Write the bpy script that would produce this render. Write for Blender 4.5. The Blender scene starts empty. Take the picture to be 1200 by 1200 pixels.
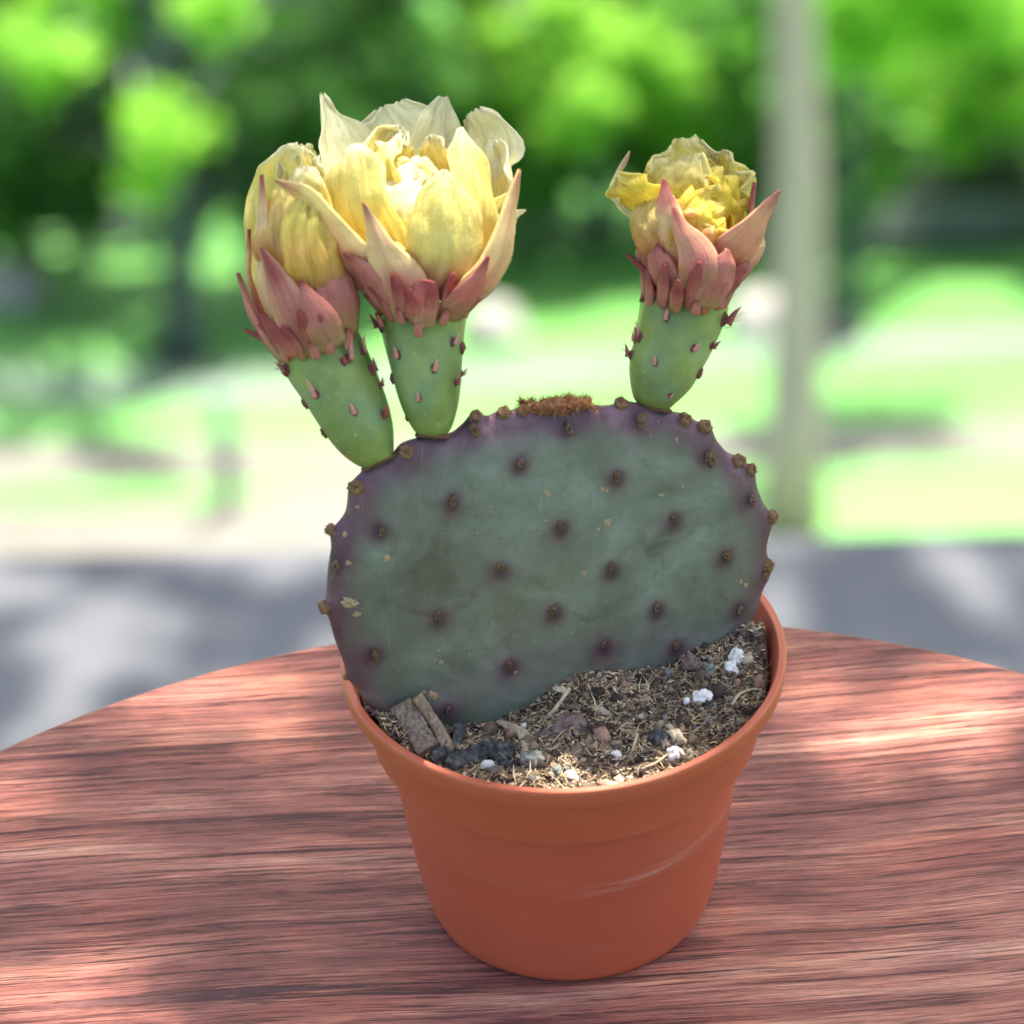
import bpy, bmesh, math, random
import numpy as np
from mathutils import Vector, Matrix, noise
from mathutils.bvhtree import BVHTree
rad = math.radians
sc = bpy.context.scene
col = sc.collection
# ------------------------------------------------------------------ camera
T = 0.75                       # table top height
POT_H = 0.0734
FPX = 8000.0                   # focal length in units of 1/1200 frame width
pitch, roll = rad(36.43), 0.0327
F0 = np.array([0, math.cos(pitch), -math.sin(pitch)])
U0 = np.array([0, math.sin(pitch), math.cos(pitch)])
R0 = np.array([1.0, 0, 0])
RR = math.cos(roll) * R0 - math.sin(roll) * U0
UU = math.sin(roll) * R0 + math.cos(roll) * U0
FF = F0
CAM = np.array([0, 0, T + POT_H]) - 0.0121 * RR + 0.0336 * UU - 1.6061 * FF
D0 = 1.6061 - .058
camd = bpy.data.cameras.new('camera'); cam = bpy.data.objects.new('camera', camd); col.objects.link(cam)
Mx = Matrix(((RR[0], UU[0], -FF[0], CAM[0]), (RR[1], UU[1], -FF[1], CAM[1]), (RR[2], UU[2], -FF[2], CAM[2]), (0, 0, 0, 1)))
cam.matrix_world = Mx
camd.sensor_width = 36; camd.lens = 36 * FPX / 1200; camd.clip_start = 0.02; camd.clip_end = 500
camd.dof.use_dof = True; camd.dof.focus_distance = 1.62
camd.dof.aperture_fstop = (camd.lens / 1000) / (54 * 1.62 / FPX)   # blur disc of far things about 54/1200 of the frame
sc.camera = cam
# ------------------------------------------------------------------ light
SUN_EL, SUN_AZ = rad(61), rad(24)      # azimuth measured from +Y towards +X (the sun stands behind the scene)
SD = np.array([math.cos(SUN_EL) * math.sin(SUN_AZ), math.cos(SUN_EL) * math.cos(SUN_AZ), math.sin(SUN_EL)])
world = bpy.data.worlds.new('World'); sc.world = world; world.use_nodes = True
wn = world.node_tree; bg = wn.nodes['Background']
sky = wn.nodes.new('ShaderNodeTexSky'); sky.sky_type = 'NISHITA'; sky.sun_disc = False
sky.sun_elevation = SUN_EL; sky.sun_rotation = SUN_AZ; sky.dust_density = 5.0; sky.ozone_density = 0.6; sky.air_density = 1.0
wn.links.new(sky.outputs[0], bg.inputs[0]); bg.inputs[1].default_value = 0.15
sl = bpy.data.lights.new('sun', 'SUN'); sl.energy = 4.5; sl.angle = rad(0.5); sl.color = (1, 0.95, 0.86)
so = bpy.data.objects.new('sun', sl); col.objects.link(so)
so.rotation_euler = Vector(SD).to_track_quat('Z', 'Y').to_euler()
sc.view_settings.view_transform = 'Standard'; sc.view_settings.look = 'None'
sc.view_settings.gamma = 1; sc.view_settings.use_curve_mapping = False
sc.view_settings.exposure = 1.6
sc.cycles.use_denoising = True
sc.cycles.max_bounces = 8; sc.cycles.transparent_max_bounces = 8
sc.cycles.caustics_reflective = False; sc.cycles.caustics_refractive = False

# ------------------------------------------------------------------ helpers
rng = np.random.default_rng(7); random.seed(7)
def ray(x, y): return FF + UU * (600 - y) / FPX + RR * (x - 600) / FPX
def at(x, y, depth): return CAM + ray(x, y) * depth
def hit(x, y, P, n):
    d = ray(x, y); return CAM + d * (np.dot(np.asarray(P) - CAM, n) / np.dot(d, n))
def hit_z(x, y, z): return hit(x, y, np.array([0, 0, z]), np.array([0, 0, 1.0]))
def depth_of(p): return float(np.dot(np.asarray(p) - CAM, FF))
def lin(r, g, b):
    f = lambda c: (c / 12.92 if c <= .04045 else ((c + .055) / 1.055) ** 2.4)
    return (f(r / 255), f(g / 255), f(b / 255))
def nz(x, y, z=0.0): return noise.noise(Vector((x, y, z)))
def fbm(x, y, z=0.0, o=4): return noise.fractal(Vector((x, y, z)), 1.0, 2.0, o)
def tag(o, label=None, cat=None, group=None, kind=None):
    if label: o['label'] = label
    if cat: o['category'] = cat
    if group: o['group'] = group
    if kind: o['kind'] = kind
    return o
WL = {}
def wl(o): return WL.get(o.name, Vector((0, 0, 0)))
def setparent(o, p):
    if p is not None:
        o.parent = p; o.matrix_parent_inverse = Matrix.Translation(-wl(p))
def empty(name, loc, parent=None):
    o = bpy.data.objects.new(name, None); col.objects.link(o); o.empty_display_size = .01
    o.location = Vector(loc); setparent(o, parent); WL[o.name] = Vector(loc); return o
def meshobj(name, V, Fc, mat=None, parent=None, smooth=True, cols=None, attrs=None, loc=None):
    me = bpy.data.meshes.new(name)
    V = np.asarray(V, dtype=float)
    if loc is not None: V = V - np.asarray(loc)
    me.from_pydata(V.tolist(), [], [tuple(int(i) for i in f) for f in Fc])
    if cols is not None:
        a = me.color_attributes.new('col', 'FLOAT_COLOR', 'POINT')
        c = np.ones((len(V), 4)); c[:, :3] = cols; a.data.foreach_set('color', c.ravel())
    for k, v in (attrs or {}).items():
        a = me.attributes.new(k, 'FLOAT', 'POINT'); a.data.foreach_set('value', np.asarray(v, dtype=float).ravel())
    if smooth: me.polygons.foreach_set('use_smooth', [True] * len(me.polygons))
    me.update()
    if mat: me.materials.append(mat)
    o = bpy.data.objects.new(name, me); col.objects.link(o)
    if loc is not None: o.location = Vector(loc)
    WL[o.name] = Vector(loc) if loc is not None else Vector((0, 0, 0))
    setparent(o, parent)
    return o
def fastmesh(name, V, Q, mat, parent=None, cols=None, smooth=False):   # Q: (n,k) faces of equal size
    me = bpy.data.meshes.new(name); n, k = Q.shape
    me.vertices.add(len(V)); me.vertices.foreach_set('co', np.asarray(V, dtype=np.float32).ravel())
    me.loops.add(n * k); me.loops.foreach_set('vertex_index', Q.astype(np.int32).ravel())
    me.polygons.add(n); me.polygons.foreach_set('loop_start', np.arange(0, n * k, k, dtype=np.int32))
    me.polygons.foreach_set('loop_total', np.full(n, k, dtype=np.int32))
    if smooth: me.polygons.foreach_set('use_smooth', [True] * n)
    me.update(calc_edges=True); me.validate()
    if cols is not None:
        a = me.color_attributes.new('col', 'FLOAT_COLOR', 'POINT')
        c = np.ones((len(V), 4)); c[:, :3] = cols; a.data.foreach_set('color', c.ravel())
    me.materials.append(mat)
    o = bpy.data.objects.new(name, me); col.objects.link(o); WL[o.name] = Vector((0, 0, 0)); setparent(o, parent)
    return o
def lathe(prof, n=96, center=(0, 0, 0), wob=0):
    V = []; Fc = []
    for i, (r, z) in enumerate(prof):
        for k in range(n):
            a = 2 * math.pi * k / n
            V.append((center[0] + r * math.cos(a), center[1] + r * math.sin(a), center[2] + z))
    for i in range(len(prof) - 1):
        for k in range(n):
            k2 = (k + 1) % n
            Fc.append((i * n + k, i * n + k2, (i + 1) * n + k2, (i + 1) * n + k))
    return V, Fc
def catmull(P, n):
    P = np.asarray(P, dtype=float); m = len(P)
    if P.ndim == 1: P = P[:, None]
    E = np.vstack([2 * P[0] - P[1], P, 2 * P[-1] - P[-2]]); out = []
    for s in np.linspace(0, m - 1, n):
        i = min(int(s), m - 2); t = s - i
        p0, p1, p2, p3 = E[i], E[i + 1], E[i + 2], E[i + 3]
        out.append(.5 * ((2 * p1) + (-p0 + p2) * t + (2 * p0 - 5 * p1 + 4 * p2 - p3) * t * t + (-p0 + 3 * p1 - 3 * p2 + p3) * t ** 3))
    return np.array(out)
# --- material helpers
class N:
    def __init__(s, name):
        s.m = bpy.data.materials.new(name); s.m.use_nodes = True; s.t = s.m.node_tree
        s.b = s.t.nodes['Principled BSDF']; s.out = s.t.nodes['Material Output']
        s.tc = s.t.nodes.new('ShaderNodeTexCoord')
    def n(s, typ, **kw):
        o = s.t.nodes.new(typ)
        for k, v in kw.items():
            if hasattr(o, k) and k not in ('Scale',): setattr(o, k, v)
        return o
    def l(s, a, b): s.t.links.new(a, b)
    def mapping(s, scale=(1, 1, 1), rot=(0, 0, 0), src='Object'):
        o = s.t.nodes.new('ShaderNodeMapping'); o.inputs['Scale'].default_value = scale; o.inputs['Rotation'].default_value = rot
        s.l(s.tc.outputs[src], o.inputs[0]); return o.outputs[0]
    def noise(s, vec, scale, detail=4, rough=.55, dist=0):
        o = s.t.nodes.new('ShaderNodeTexNoise'); s.l(vec, o.inputs['Vector'])
        o.inputs['Scale'].default_value = scale; o.inputs['Detail'].default_value = detail
        o.inputs['Roughness'].default_value = rough; o.inputs['Distortion'].default_value = dist; return o.outputs['Fac']
    def ramp(s, fac, stops):
        o = s.t.nodes.new('ShaderNodeValToRGB'); s.l(fac, o.inputs[0]); e = o.color_ramp.elements
        while len(e) < len(stops): e.new(.5)
        for el, (p, c) in zip(e, stops): el.position = p; el.color = (*c, 1) if len(c) == 3 else c
        return o.outputs[0]
    def mix(s, a, b, fac, mode='MIX'):
        o = s.t.nodes.new('ShaderNodeMix'); o.data_type = 'RGBA'; o.blend_type = mode
        for v, i in ((fac, 0), (a, 6), (b, 7)):
            if isinstance(v, (int, float)): o.inputs[i].default_value = v
            elif isinstance(v, tuple): o.inputs[i].default_value = (*v, 1)
            else: s.l(v, o.inputs[i])
        return o.outputs[2]
    def math(s, op, a, b=0.5, clamp=False):
        o = s.t.nodes.new('ShaderNodeMath'); o.operation = op; o.use_clamp = clamp
        for v, i in ((a, 0), (b, 1)):
            if isinstance(v, (int, float)): o.inputs[i].default_value = v
            else: s.l(v, o.inputs[i])
        return o.outputs[0]
    def attr(s, name, out='Color'):
        o = s.t.nodes.new('ShaderNodeAttribute'); o.attribute_name = name; return o.outputs[out]
    def bump(s, h, strength=.3, dist=.001, prev=None):
        o = s.t.nodes.new('ShaderNodeBump'); o.inputs['Strength'].default_value = strength; o.inputs['Distance'].default_value = dist
        s.l(h, o.inputs['Height'])
        if prev is not None: s.l(prev, o.inputs['Normal'])
        return o.outputs[0]
    def fin(s, base=None, rough=.6, normal=None, spec=.5, sss=0, sssr=(.01, .005, .003), sscale=.005, transl=None, tfac=.4):
        b = s.b
        if base is not None:
            if isinstance(base, tuple): b.inputs['Base Color'].default_value = (*base, 1)
            else: s.l(base, b.inputs['Base Color'])
        if isinstance(rough, (int, float)): b.inputs['Roughness'].default_value = rough
        else: s.l(rough, b.inputs['Roughness'])
        b.inputs['Specular IOR Level'].default_value = spec
        if normal is not None: s.l(normal, b.inputs['Normal'])
        if sss: b.inputs['Subsurface Weight'].default_value = sss; b.inputs['Subsurface Radius'].default_value = sssr; b.inputs['Subsurface Scale'].default_value = sscale
        if transl is not None:
            t = s.t.nodes.new('ShaderNodeBsdfTranslucent')
            if isinstance(transl, tuple): t.inputs[0].default_value = (*transl, 1)
            else: s.l(transl, t.inputs[0])
            if normal is not None: s.l(normal, t.inputs['Normal'])
            mx = s.t.nodes.new('ShaderNodeMixShader'); mx.inputs[0].default_value = tfac
            s.l(b.outputs[0], mx.inputs[1]); s.l(t.outputs[0], mx.inputs[2]); s.l(mx.outputs[0], s.out.inputs[0])
        return s.m

# ------------------------------------------------------------------ materials
def mat_flat_noise(name, c1, c2, scale, rough=.9, spec=.3, bump=0, bd=.01, c3=None):
    m = N(name); v = m.mapping(); f = m.noise(v, scale, 5, .6)
    st = [(.35, c1), (.65, c2)] if c3 is None else [(.3, c1), (.5, c2), (.7, c3)]
    nr = m.bump(m.noise(v, scale * 6, 3), bump, bd) if bump else None
    return m.fin(m.ramp(f, st), rough, nr, spec)
M = {}
M['terrace'] = mat_flat_noise('terrace_stone', (.10, .103, .115), (.15, .153, .162), 3.5, .85, .3, .3, .003)
M['concrete'] = mat_flat_noise('pale_gravel_path', (.125, .12, .10), (.17, .165, .138), 1.2, .9, .3, .3, .02)
M['wallstone'] = mat_flat_noise('terrace_wall_stone', (.25, .24, .22), (.38, .36, .33), 4, .9, .3, .3, .01)
M['gravel'] = mat_flat_noise('grey_green_path', (.11, .18, .11), (.16, .23, .155), .9, .9)
def lawn_mat():
    m = N('lawn_grass'); v = m.mapping()
    a = m.noise(v, .28, 3, .5); b = m.noise(v, 22, 4, .7)
    c = m.ramp(a, [(.35, (.075, .23, .05)), (.5, (.105, .29, .065)), (.68, (.14, .34, .09))])
    c = m.mix(c, m.ramp(b, [(.3, (.6, .6, .6)), (.7, (1.25, 1.25, 1.2))]), .6, 'MULTIPLY')
    return m.fin(c, .8, m.bump(b, .5, .03), .3)
M['lawn'] = lawn_mat()
def leaf_mat(name, c1, c2, t1, tf):
    m = N(name); f = m.noise(m.mapping(), 1.6, 4, .6)
    c = m.ramp(f, [(.35, c1), (.65, c2)])
    tr = m.mix(c, t1, .75)
    return m.fin(c, .5, None, .35, transl=tr, tfac=tf)
M['leaf_dark'] = leaf_mat('dark_evergreen_leaf', (.035, .095, .022), (.060, .16, .035), (.10, .34, .04), .45)
M['leaf_mid'] = leaf_mat('mid_green_leaf', (.065, .17, .035), (.11, .27, .05), (.22, .58, .07), .5)
M['leaf_lime'] = leaf_mat('lime_leaf', (.19, .40, .05), (.28, .50, .08), (.55, .95, .15), .6)
M['leaf_grey'] = leaf_mat('grey_green_leaf', (.09, .13, .09), (.13, .17, .12), (.17, .25, .14), .35)
def bark(name, c1, c2, sc_=6):
    m = N(name); v = m.mapping((1, 1, .25)); f = m.noise(v, sc_, 6, .65)
    return m.fin(m.ramp(f, [(.3, c1), (.7, c2)]), .9, m.bump(f, .6, .02), .2)
M['bark_pale'] = bark('pale_pinkish_bark', (.42, .25, .32), (.55, .34, .43))
M['bark_dark'] = bark('dark_bark', (.035, .05, .05), (.08, .10, .10))
M['bark_grey'] = bark('grey_bark', (.16, .19, .18), (.28, .31, .30))
M['rock'] = mat_flat_noise('pale_rock', (.30, .28, .26), (.44, .41, .38), 2, .9, .3, .4, .03)
M['rock_dark'] = mat_flat_noise('dark_stump', (.05, .055, .06), (.10, .10, .10), 3, .9, .3, .4, .03)

def wood_mat():
    m = N('reddish_weathered_wood')
    # warp the coordinate a little so the grain wanders
    v0 = m.mapping((1, 1, 1), (0, 0, rad(-3)))
    w = m.t.nodes.new('ShaderNodeTexNoise'); w.inputs['Scale'].default_value = 7; w.inputs['Detail'].default_value = 2
    m.l(v0, w.inputs['Vector'])
    sub = m.t.nodes.new('ShaderNodeVectorMath'); sub.operation = 'SUBTRACT'; m.l(w.outputs['Color'], sub.inputs[0]); sub.inputs[1].default_value = (.5, .5, .5)
    scl = m.t.nodes.new('ShaderNodeVectorMath'); scl.operation = 'MULTIPLY'; m.l(sub.outputs[0], scl.inputs[0]); scl.inputs[1].default_value = (0, .014, 0)
    add = m.t.nodes.new('ShaderNodeVectorMath'); add.operation = 'ADD'; m.l(v0, add.inputs[0]); m.l(scl.outputs[0], add.inputs[1])
    def mp(sx, sy):
        o = m.t.nodes.new('ShaderNodeMapping'); o.inputs['Scale'].default_value = (sx, sy, 1); m.l(add.outputs[0], o.inputs[0]); return o.outputs[0]
    g1 = m.noise(mp(7, 380), 1, 6, .66)         # grooves
    g1b = m.noise(mp(16, 950), 1.13, 4, .62)     # thin cracks
    g2 = m.noise(mp(50, 2400), 1, 5, .75)        # fibre
    g3 = m.noise(mp(7, 90), 1, 6, .7)            # broad bands
    g4 = m.noise(mp(24, 40), 1, 5, .65)          # blotches
    gap = m.noise(mp(16, 34), 1.3, 3, .5)
    c = m.ramp(g3, [(.34, lin(120, 68, 60)), (.46, lin(154, 94, 80)), (.56, lin(182, 120, 100)), (.68, lin(216, 162, 134))])
    c = m.mix(c, m.ramp(g2, [(.30, (.42, .36, .38)), (.5, (.98, .96, .96)), (.68, (1.45, 1.42, 1.38))]), .9, 'MULTIPLY')
    c = m.mix(c, m.ramp(g1, [(.36, (.62, .55, .56)), (.50, (1, 1, 1)), (.64, (1.14, 1.12, 1.10))]), .85, 'MULTIPLY')
    c = m.mix(c, m.ramp(g4, [(.36, (.66, .58, .66)), (.5, (1, 1, 1)), (.64, (1.18, 1.06, .96))]), .9, 'MULTIPLY')
    gr = m.ramp(g1, [(.36, (0, 0, 0)), (.40, (1, 1, 1))]); gb = m.ramp(g1b, [(.36, (0, 0, 0)), (.41, (1, 1, 1))])
    def cracks(sx, sy, wd, off):               # thin lines where a stretched noise crosses its middle
        q = m.t.nodes.new('ShaderNodeMapping'); q.inputs['Scale'].default_value = (sx, sy, 1); q.inputs['Location'].default_value = (off, off * 2, 0); m.l(add.outputs[0], q.inputs[0])
        d = m.math('ABSOLUTE', m.math('SUBTRACT', m.noise(q.outputs[0], 1, 4, .6), .5)); return m.math('DIVIDE', d, wd, True)
    k1 = cracks(4.5, 210, .012, 3.1); k2 = cracks(8, 420, .016, 7.7); k3 = cracks(15, 900, .03, 1.3)
    ka = m.ramp(m.noise(mp(22, 60), 1.7, 3, .6), [(.40, (1, 1, 1)), (.52, (.1, .1, .1))]); kb = m.ramp(m.noise(mp(20, 80), 2.3, 3, .6), [(.42, (1, 1, 1)), (.56, (.15, .15, .15))])
    fine = m.math('MINIMUM', m.math('ADD', k1, m.math('SUBTRACT', 1.0, ka), True), m.math('ADD', k2, m.math('SUBTRACT', 1.0, kb), True))
    c = m.mix(c, m.mix((.50, .40, .40), (1.06, 1.06, 1.06), k3), .85, 'MULTIPLY')
    grv = m.math('MULTIPLY', m.math('MULTIPLY', gr, gb), fine); ga = m.ramp(gap, [(.42, (.25, .25, .25)), (.56, (1, 1, 1))])
    c = m.mix(c, (.060, .020, .026), m.math('MULTIPLY', m.math('SUBTRACT', 1.0, grv), m.math('MULTIPLY', ga, .86)))
    h = m.math('ADD', m.math('MULTIPLY', grv, .8), m.math('MULTIPLY', g2, .7))
    r = m.math('ADD', m.math('MULTIPLY', g2, .3), .42)
    return m.fin(c, r, m.bump(h, .9, .0007), .4)
M['wood'] = wood_mat()

def pot_mat():
    m = N('terracotta_coloured_plastic'); v = m.mapping()
    c = m.mix(lin(200, 104, 72), lin(186, 94, 62), m.noise(v, 30, 4, .6))
    # dusty scuffs: long scratches round the body
    sep = m.t.nodes.new('ShaderNodeSeparateXYZ'); m.l(m.tc.outputs['Object'], sep.inputs[0])
    # band height follows the angle round the pot (a scuff that climbs to the right)
    zz = m.math('SUBTRACT', sep.outputs[2], m.math('ADD', .0330, m.math('MULTIPLY', m.math('ABSOLUTE', m.math('ADD', sep.outputs[0], .004)), .10)))
    band = m.math('SUBTRACT', 1.0, m.math('DIVIDE', m.math('ABSOLUTE', zz), .0026), True)
    st = m.noise(m.mapping((60, 60, 900), (0, rad(-7), 0)), 1, 4, .7)
    blot = m.noise(m.mapping((34, 34, 60)), 1, 3, .5)
    sc1 = m.math('MULTIPLY', m.math('MULTIPLY', band, m.ramp(st, [(.38, (0, 0, 0)), (.6, (1, 1, 1))])), m.ramp(blot, [(.42, (0, 0, 0)), (.58, (1, 1, 1))]))
    side = m.ramp(m.math('ADD', m.math('MULTIPLY', sep.outputs[0], 12), .5), [(.45, (.1, .1, .1)), (.62, (1, 1, 1))])
    sc1 = m.math('MULTIPLY', sc1, side)
    sp = m.ramp(m.noise(m.mapping((1, 1, 1)), 650, 2, .5), [(.73, (0, 0, 0)), (.79, (1, 1, 1))])
    big = m.ramp(m.noise(m.mapping((50, 50, 120)), 1, 3, .6), [(.56, (0, 0, 0)), (.75, (.35, .35, .35))])
    d = m.math('ADD', m.math('MULTIPLY', sc1, .85), m.math('ADD', m.math('MULTIPLY', sp, .35), m.math('MULTIPLY', big, .35)), True)
    c = m.mix(c, lin(206, 150, 126), d)
    r = m.math('ADD', m.math('MULTIPLY', d, .3), .5)
    return m.fin(c, r, m.bump(m.noise(v, 900, 3), .06, .0003), .45, sss=.08, sscale=.002)
M['pot'] = pot_mat()

def pad_mat():
    m = N('waxy_blue_green_pad_skin'); v = m.mapping(); P = m.attr('purple', 'Fac')
    a = m.noise(v, 34, 5, .6, .5); b = m.noise(v, 120, 5, .65, 1.0); cc = m.noise(v, 14, 3, .5)
    c = m.ramp(a, [(.32, lin(96, 94, 80)), (.45, lin(108, 112, 97)), (.57, lin(122, 129, 114)), (.70, lin(144, 152, 138))])
    c = m.mix(c, lin(104, 112, 82), m.ramp(cc, [(.45, (0, 0, 0)), (.7, (.35, .35, .35))]))
    c = m.mix(c, m.ramp(b, [(.3, (.80, .80, .80)), (.5, (1, 1, 1)), (.72, (1.22, 1.2, 1.2))]), .8, 'MULTIPLY')
    # purple flush; its border broken up by noise
    pf = m.math('ADD', P, m.math('MULTIPLY', m.math('SUBTRACT', b, .5), .35), True)
    pc = m.ramp(m.noise(v, 90, 4, .6), [(.3, lin(84, 54, 64)), (.55, lin(108, 76, 86)), (.75, lin(142, 108, 112))])
    c = m.mix(c, pc, pf)
    dk = m.attr('dark', 'Fac'); c = m.mix(c, lin(52, 34, 48), m.math('MULTIPLY', dk, .85, True))
    gr = m.attr('base', 'Fac'); c = m.mix(c, lin(70, 108, 62), m.math('MULTIPLY', gr, .7, True))
    # dark bruises and hairline scratches
    br = m.ramp(m.noise(v, 75, 6, .7, 2), [(.60, (0, 0, 0)), (.72, (.5, .5, .5))]); c = m.mix(c, lin(80, 68, 62), br)
    s1 = m.noise(m.mapping((900, 60, 60), (0, rad(35), 0)), 1, 3, .6, 1); s2 = m.noise(m.mapping((60, 60, 900), (0, rad(-28), rad(10))), 1, 3, .6, 1)
    s = m.math('MAXIMUM', m.ramp(s1, [(.68, (0, 0, 0)), (.76, (1, 1, 1))]), m.ramp(s2, [(.68, (0, 0, 0)), (.76, (1, 1, 1))]))
    c = m.mix(c, lin(172, 172, 156), m.math('MULTIPLY', s, .42))
    d1 = m.noise(m.mapping((500, 40, 40), (0, rad(-20), 0)), 1, 3, .6, 1)
    c = m.mix(c, lin(72, 78, 66), m.math('MULTIPLY', m.ramp(d1, [(.66, (0, 0, 0)), (.78, (1, 1, 1))]), .4))
    vo = m.t.nodes.new('ShaderNodeTexVoronoi'); m.l(v, vo.inputs['Vector']); vo.inputs['Scale'].default_value = 420
    spk = m.ramp(vo.outputs['Distance'], [(.05, (1, 1, 1)), (.14, (0, 0, 0))])
    spk = m.math('MULTIPLY', spk, m.ramp(m.noise(v, 60, 3), [(.5, (0, 0, 0)), (.65, (1, 1, 1))]))
    c = m.mix(c, lin(180, 176, 150), m.math('MULTIPLY', spk, .55))
    rr = m.math('ADD', m.math('MULTIPLY', b, .25), .38)
    nn = m.bump(b, .35, .0006); nn = m.bump(s, -.15, .0002, nn); nn = m.bump(m.noise(v, 700, 3), .12, .0002, nn)
    return m.fin(c, rr, nn, .45, sss=.06, sscale=.003)
M['pad'] = pad_mat()

def ovary_mat():
    m = N('green_flower_tube_skin'); v = m.mapping(); a = m.noise(v, 55, 4, .55); g = m.attr('bloom', 'Fac')
    c = m.ramp(a, [(.32, lin(106, 120, 60)), (.5, lin(128, 144, 70)), (.68, lin(156, 168, 88))])
    c = m.mix(c, m.ramp(m.noise(v, 260, 4, .6), [(.3, (.85, .85, .85)), (.7, (1.15, 1.15, 1.15))]), .7, 'MULTIPLY')
    c = m.mix(c, lin(128, 158, 122), m.math('MULTIPLY', g, .5, True))
    spk = m.ramp(m.noise(v, 900, 1), [(.70, (0, 0, 0)), (.76, (1, 1, 1))]); c = m.mix(c, lin(190, 200, 150), m.math('MULTIPLY', spk, .4))
    return m.fin(c, .42, m.bump(a, .2, .0006), .5, sss=.15, sscale=.003)
M['ovary'] = ovary_mat()

def veins(m, su, st, dist=.6):
    cb = m.t.nodes.new('ShaderNodeCombineXYZ'); m.l(m.math('MULTIPLY', m.attr('pu', 'Fac'), su), cb.inputs[0]); m.l(m.math('MULTIPLY', m.attr('pt', 'Fac'), st), cb.inputs[1])
    return m.noise(cb.outputs[0], 1, 4, .6, dist)
def petal_mat():
    m = N('thin_petal'); v = m.mapping(); c0 = m.attr('col')
    f = m.noise(v, 170, 5, .62, .8); wr = m.noise(v, 420, 4, .6, 1.5); ve = veins(m, 5, 2.2)
    c = m.mix(c0, m.ramp(f, [(.3, (.88, .84, .74)), (.5, (1, 1, 1)), (.7, (1.05, 1.05, 1.10))]), .8, 'MULTIPLY')
    c = m.mix(c, m.ramp(ve, [(.32, (.88, .83, .68)), (.55, (1, 1, 1)), (.7, (1.04, 1.04, 1.08))]), .8, 'MULTIPLY')
    nn = m.bump(ve, .8, .0022); nn = m.bump(wr, .35, .0008, nn); nn = m.bump(m.noise(v, 1100, 3), .15, .0002, nn)
    return m.fin(c, .40, nn, .4, sss=0, transl=m.mix(c, (1, 1, .9), .22), tfac=.5)
M['petal'] = petal_mat()
def tepal_mat():
    m = N('fleshy_tepal'); v = m.mapping(); c0 = m.attr('col')
    f = m.noise(v, 200, 5, .62, .4)
    c = m.mix(c0, m.ramp(f, [(.3, (.80, .74, .74)), (.5, (1, 1, 1)), (.72, (1.16, 1.14, 1.10))]), .8, 'MULTIPLY')
    spk = m.ramp(m.noise(v, 1000, 1), [(.70, (0, 0, 0)), (.77, (1, 1, 1))]); c = m.mix(c, (.8, .6, .5), m.math('MULTIPLY', spk, .3))
    ve = veins(m, 3.5, 1.6, .3); c = m.mix(c, m.ramp(ve, [(.3, (.82, .70, .70)), (.55, (1, 1, 1)), (.72, (1.12, 1.14, 1.08))]), .8, 'MULTIPLY')
    return m.fin(c, .42, m.bump(ve, .4, .0010, m.bump(f, .25, .0006)), .45, transl=c, tfac=.25)
M['tepal'] = tepal_mat()
def vcol_mat(name, rough=.85, spec=.2, sc_=900, lo=.7, hi=1.25, bs=.4):
    m = N(name); v = m.mapping(); f = m.noise(v, sc_, 4, .65)
    c = m.mix(m.attr('col'), m.ramp(f, [(.3, (lo,) * 3), (.7, (hi,) * 3)]), .9, 'MULTIPLY')
    return m.fin(c, rough, m.bump(f, bs, .0005), spec)
M['vcol'] = vcol_mat('natural_debris')
M['areole'] = vcol_mat('corky_areole', .8, .25, 2500, .55, 1.35, .6)
M['spike'] = vcol_mat('pink_scale', .45, .4, 800, .85, 1.12, .2)
M['perlite'] = mat_flat_noise('white_perlite', (.76, .72, .62), (.90, .87, .80), 500, .8, .3, .5, .0005)
M['stone'] = mat_flat_noise('grey_stone', (.10, .10, .085), (.22, .22, .18), 350, .85, .3, .6, .0006, (.34, .32, .26))
M['brownstone'] = mat_flat_noise('brown_stone', (.10, .07, .055), (.20, .14, .11), 350, .85, .3, .6, .0006, (.27, .20, .16))
def chip_mat(name, c1, c2, c3, ax):
    m = N(name); f = m.noise(m.mapping(ax), 1, 5, .65)
    return m.fin(m.ramp(f, [(.3, c1), (.5, c2), (.7, c3)]), .85, m.bump(f, .8, .0006), .2)
M['chip'] = chip_mat('weathered_wood_chip', (.10, .07, .05), (.27, .20, .14), (.42, .34, .25), (1200, 1200, 90))
M['chip2'] = chip_mat('pale_split_wood', (.20, .13, .08), (.38, .27, .17), (.54, .43, .30), (1200, 1200, 90))
M['twig'] = chip_mat('charred_bark_twig', (.02, .02, .02), (.07, .07, .065), (.20, .19, .17), (700, 700, 300))
M['straw'] = chip_mat('straw_coloured_splinter', (.35, .26, .14), (.55, .44, .28), (.70, .60, .42), (1200, 300, 300))

# ------------------------------------------------------------------ the setting
# terrace: a raised platform; beyond its edge the garden slopes down and away
YZ = -2.0                      # the paved yard lies below the small deck on which the table stands
def terr_z(y): return -12.7 - 0.30 * y
TN = np.array([0, 0.30, 1.0]); TN /= np.linalg.norm(TN); TP = np.array([0, 0, -12.7])
def hit_t(x, y): return hit(x, y, TP, TN)
eL = hit_z(-100, 655, YZ); eR = hit_z(1300, 620, YZ)
dirv = (eR - eL); dirv /= np.linalg.norm(dirv)
A = eL - dirv * 6; B = eR + dirv * 6
Vt = [A, B, B + np.array([0, -8, 0]), A + np.array([0, -8, 0])]
low = lambda p, z: np.array([p[0], p[1], z])
Vt = [low(p, YZ) for p in Vt]
meshobj('paved_yard', Vt, [(3, 2, 1, 0)], M['terrace'], smooth=False)['kind'] = 'structure'
wv = []
for p in (A, B): wv += [low(p, YZ - .004), low(p, YZ - 14)]
for p in (A, B): q = p + np.array([0, -.3, 0]); wv += [low(q, YZ - .004), low(q, YZ - 14)]
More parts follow.
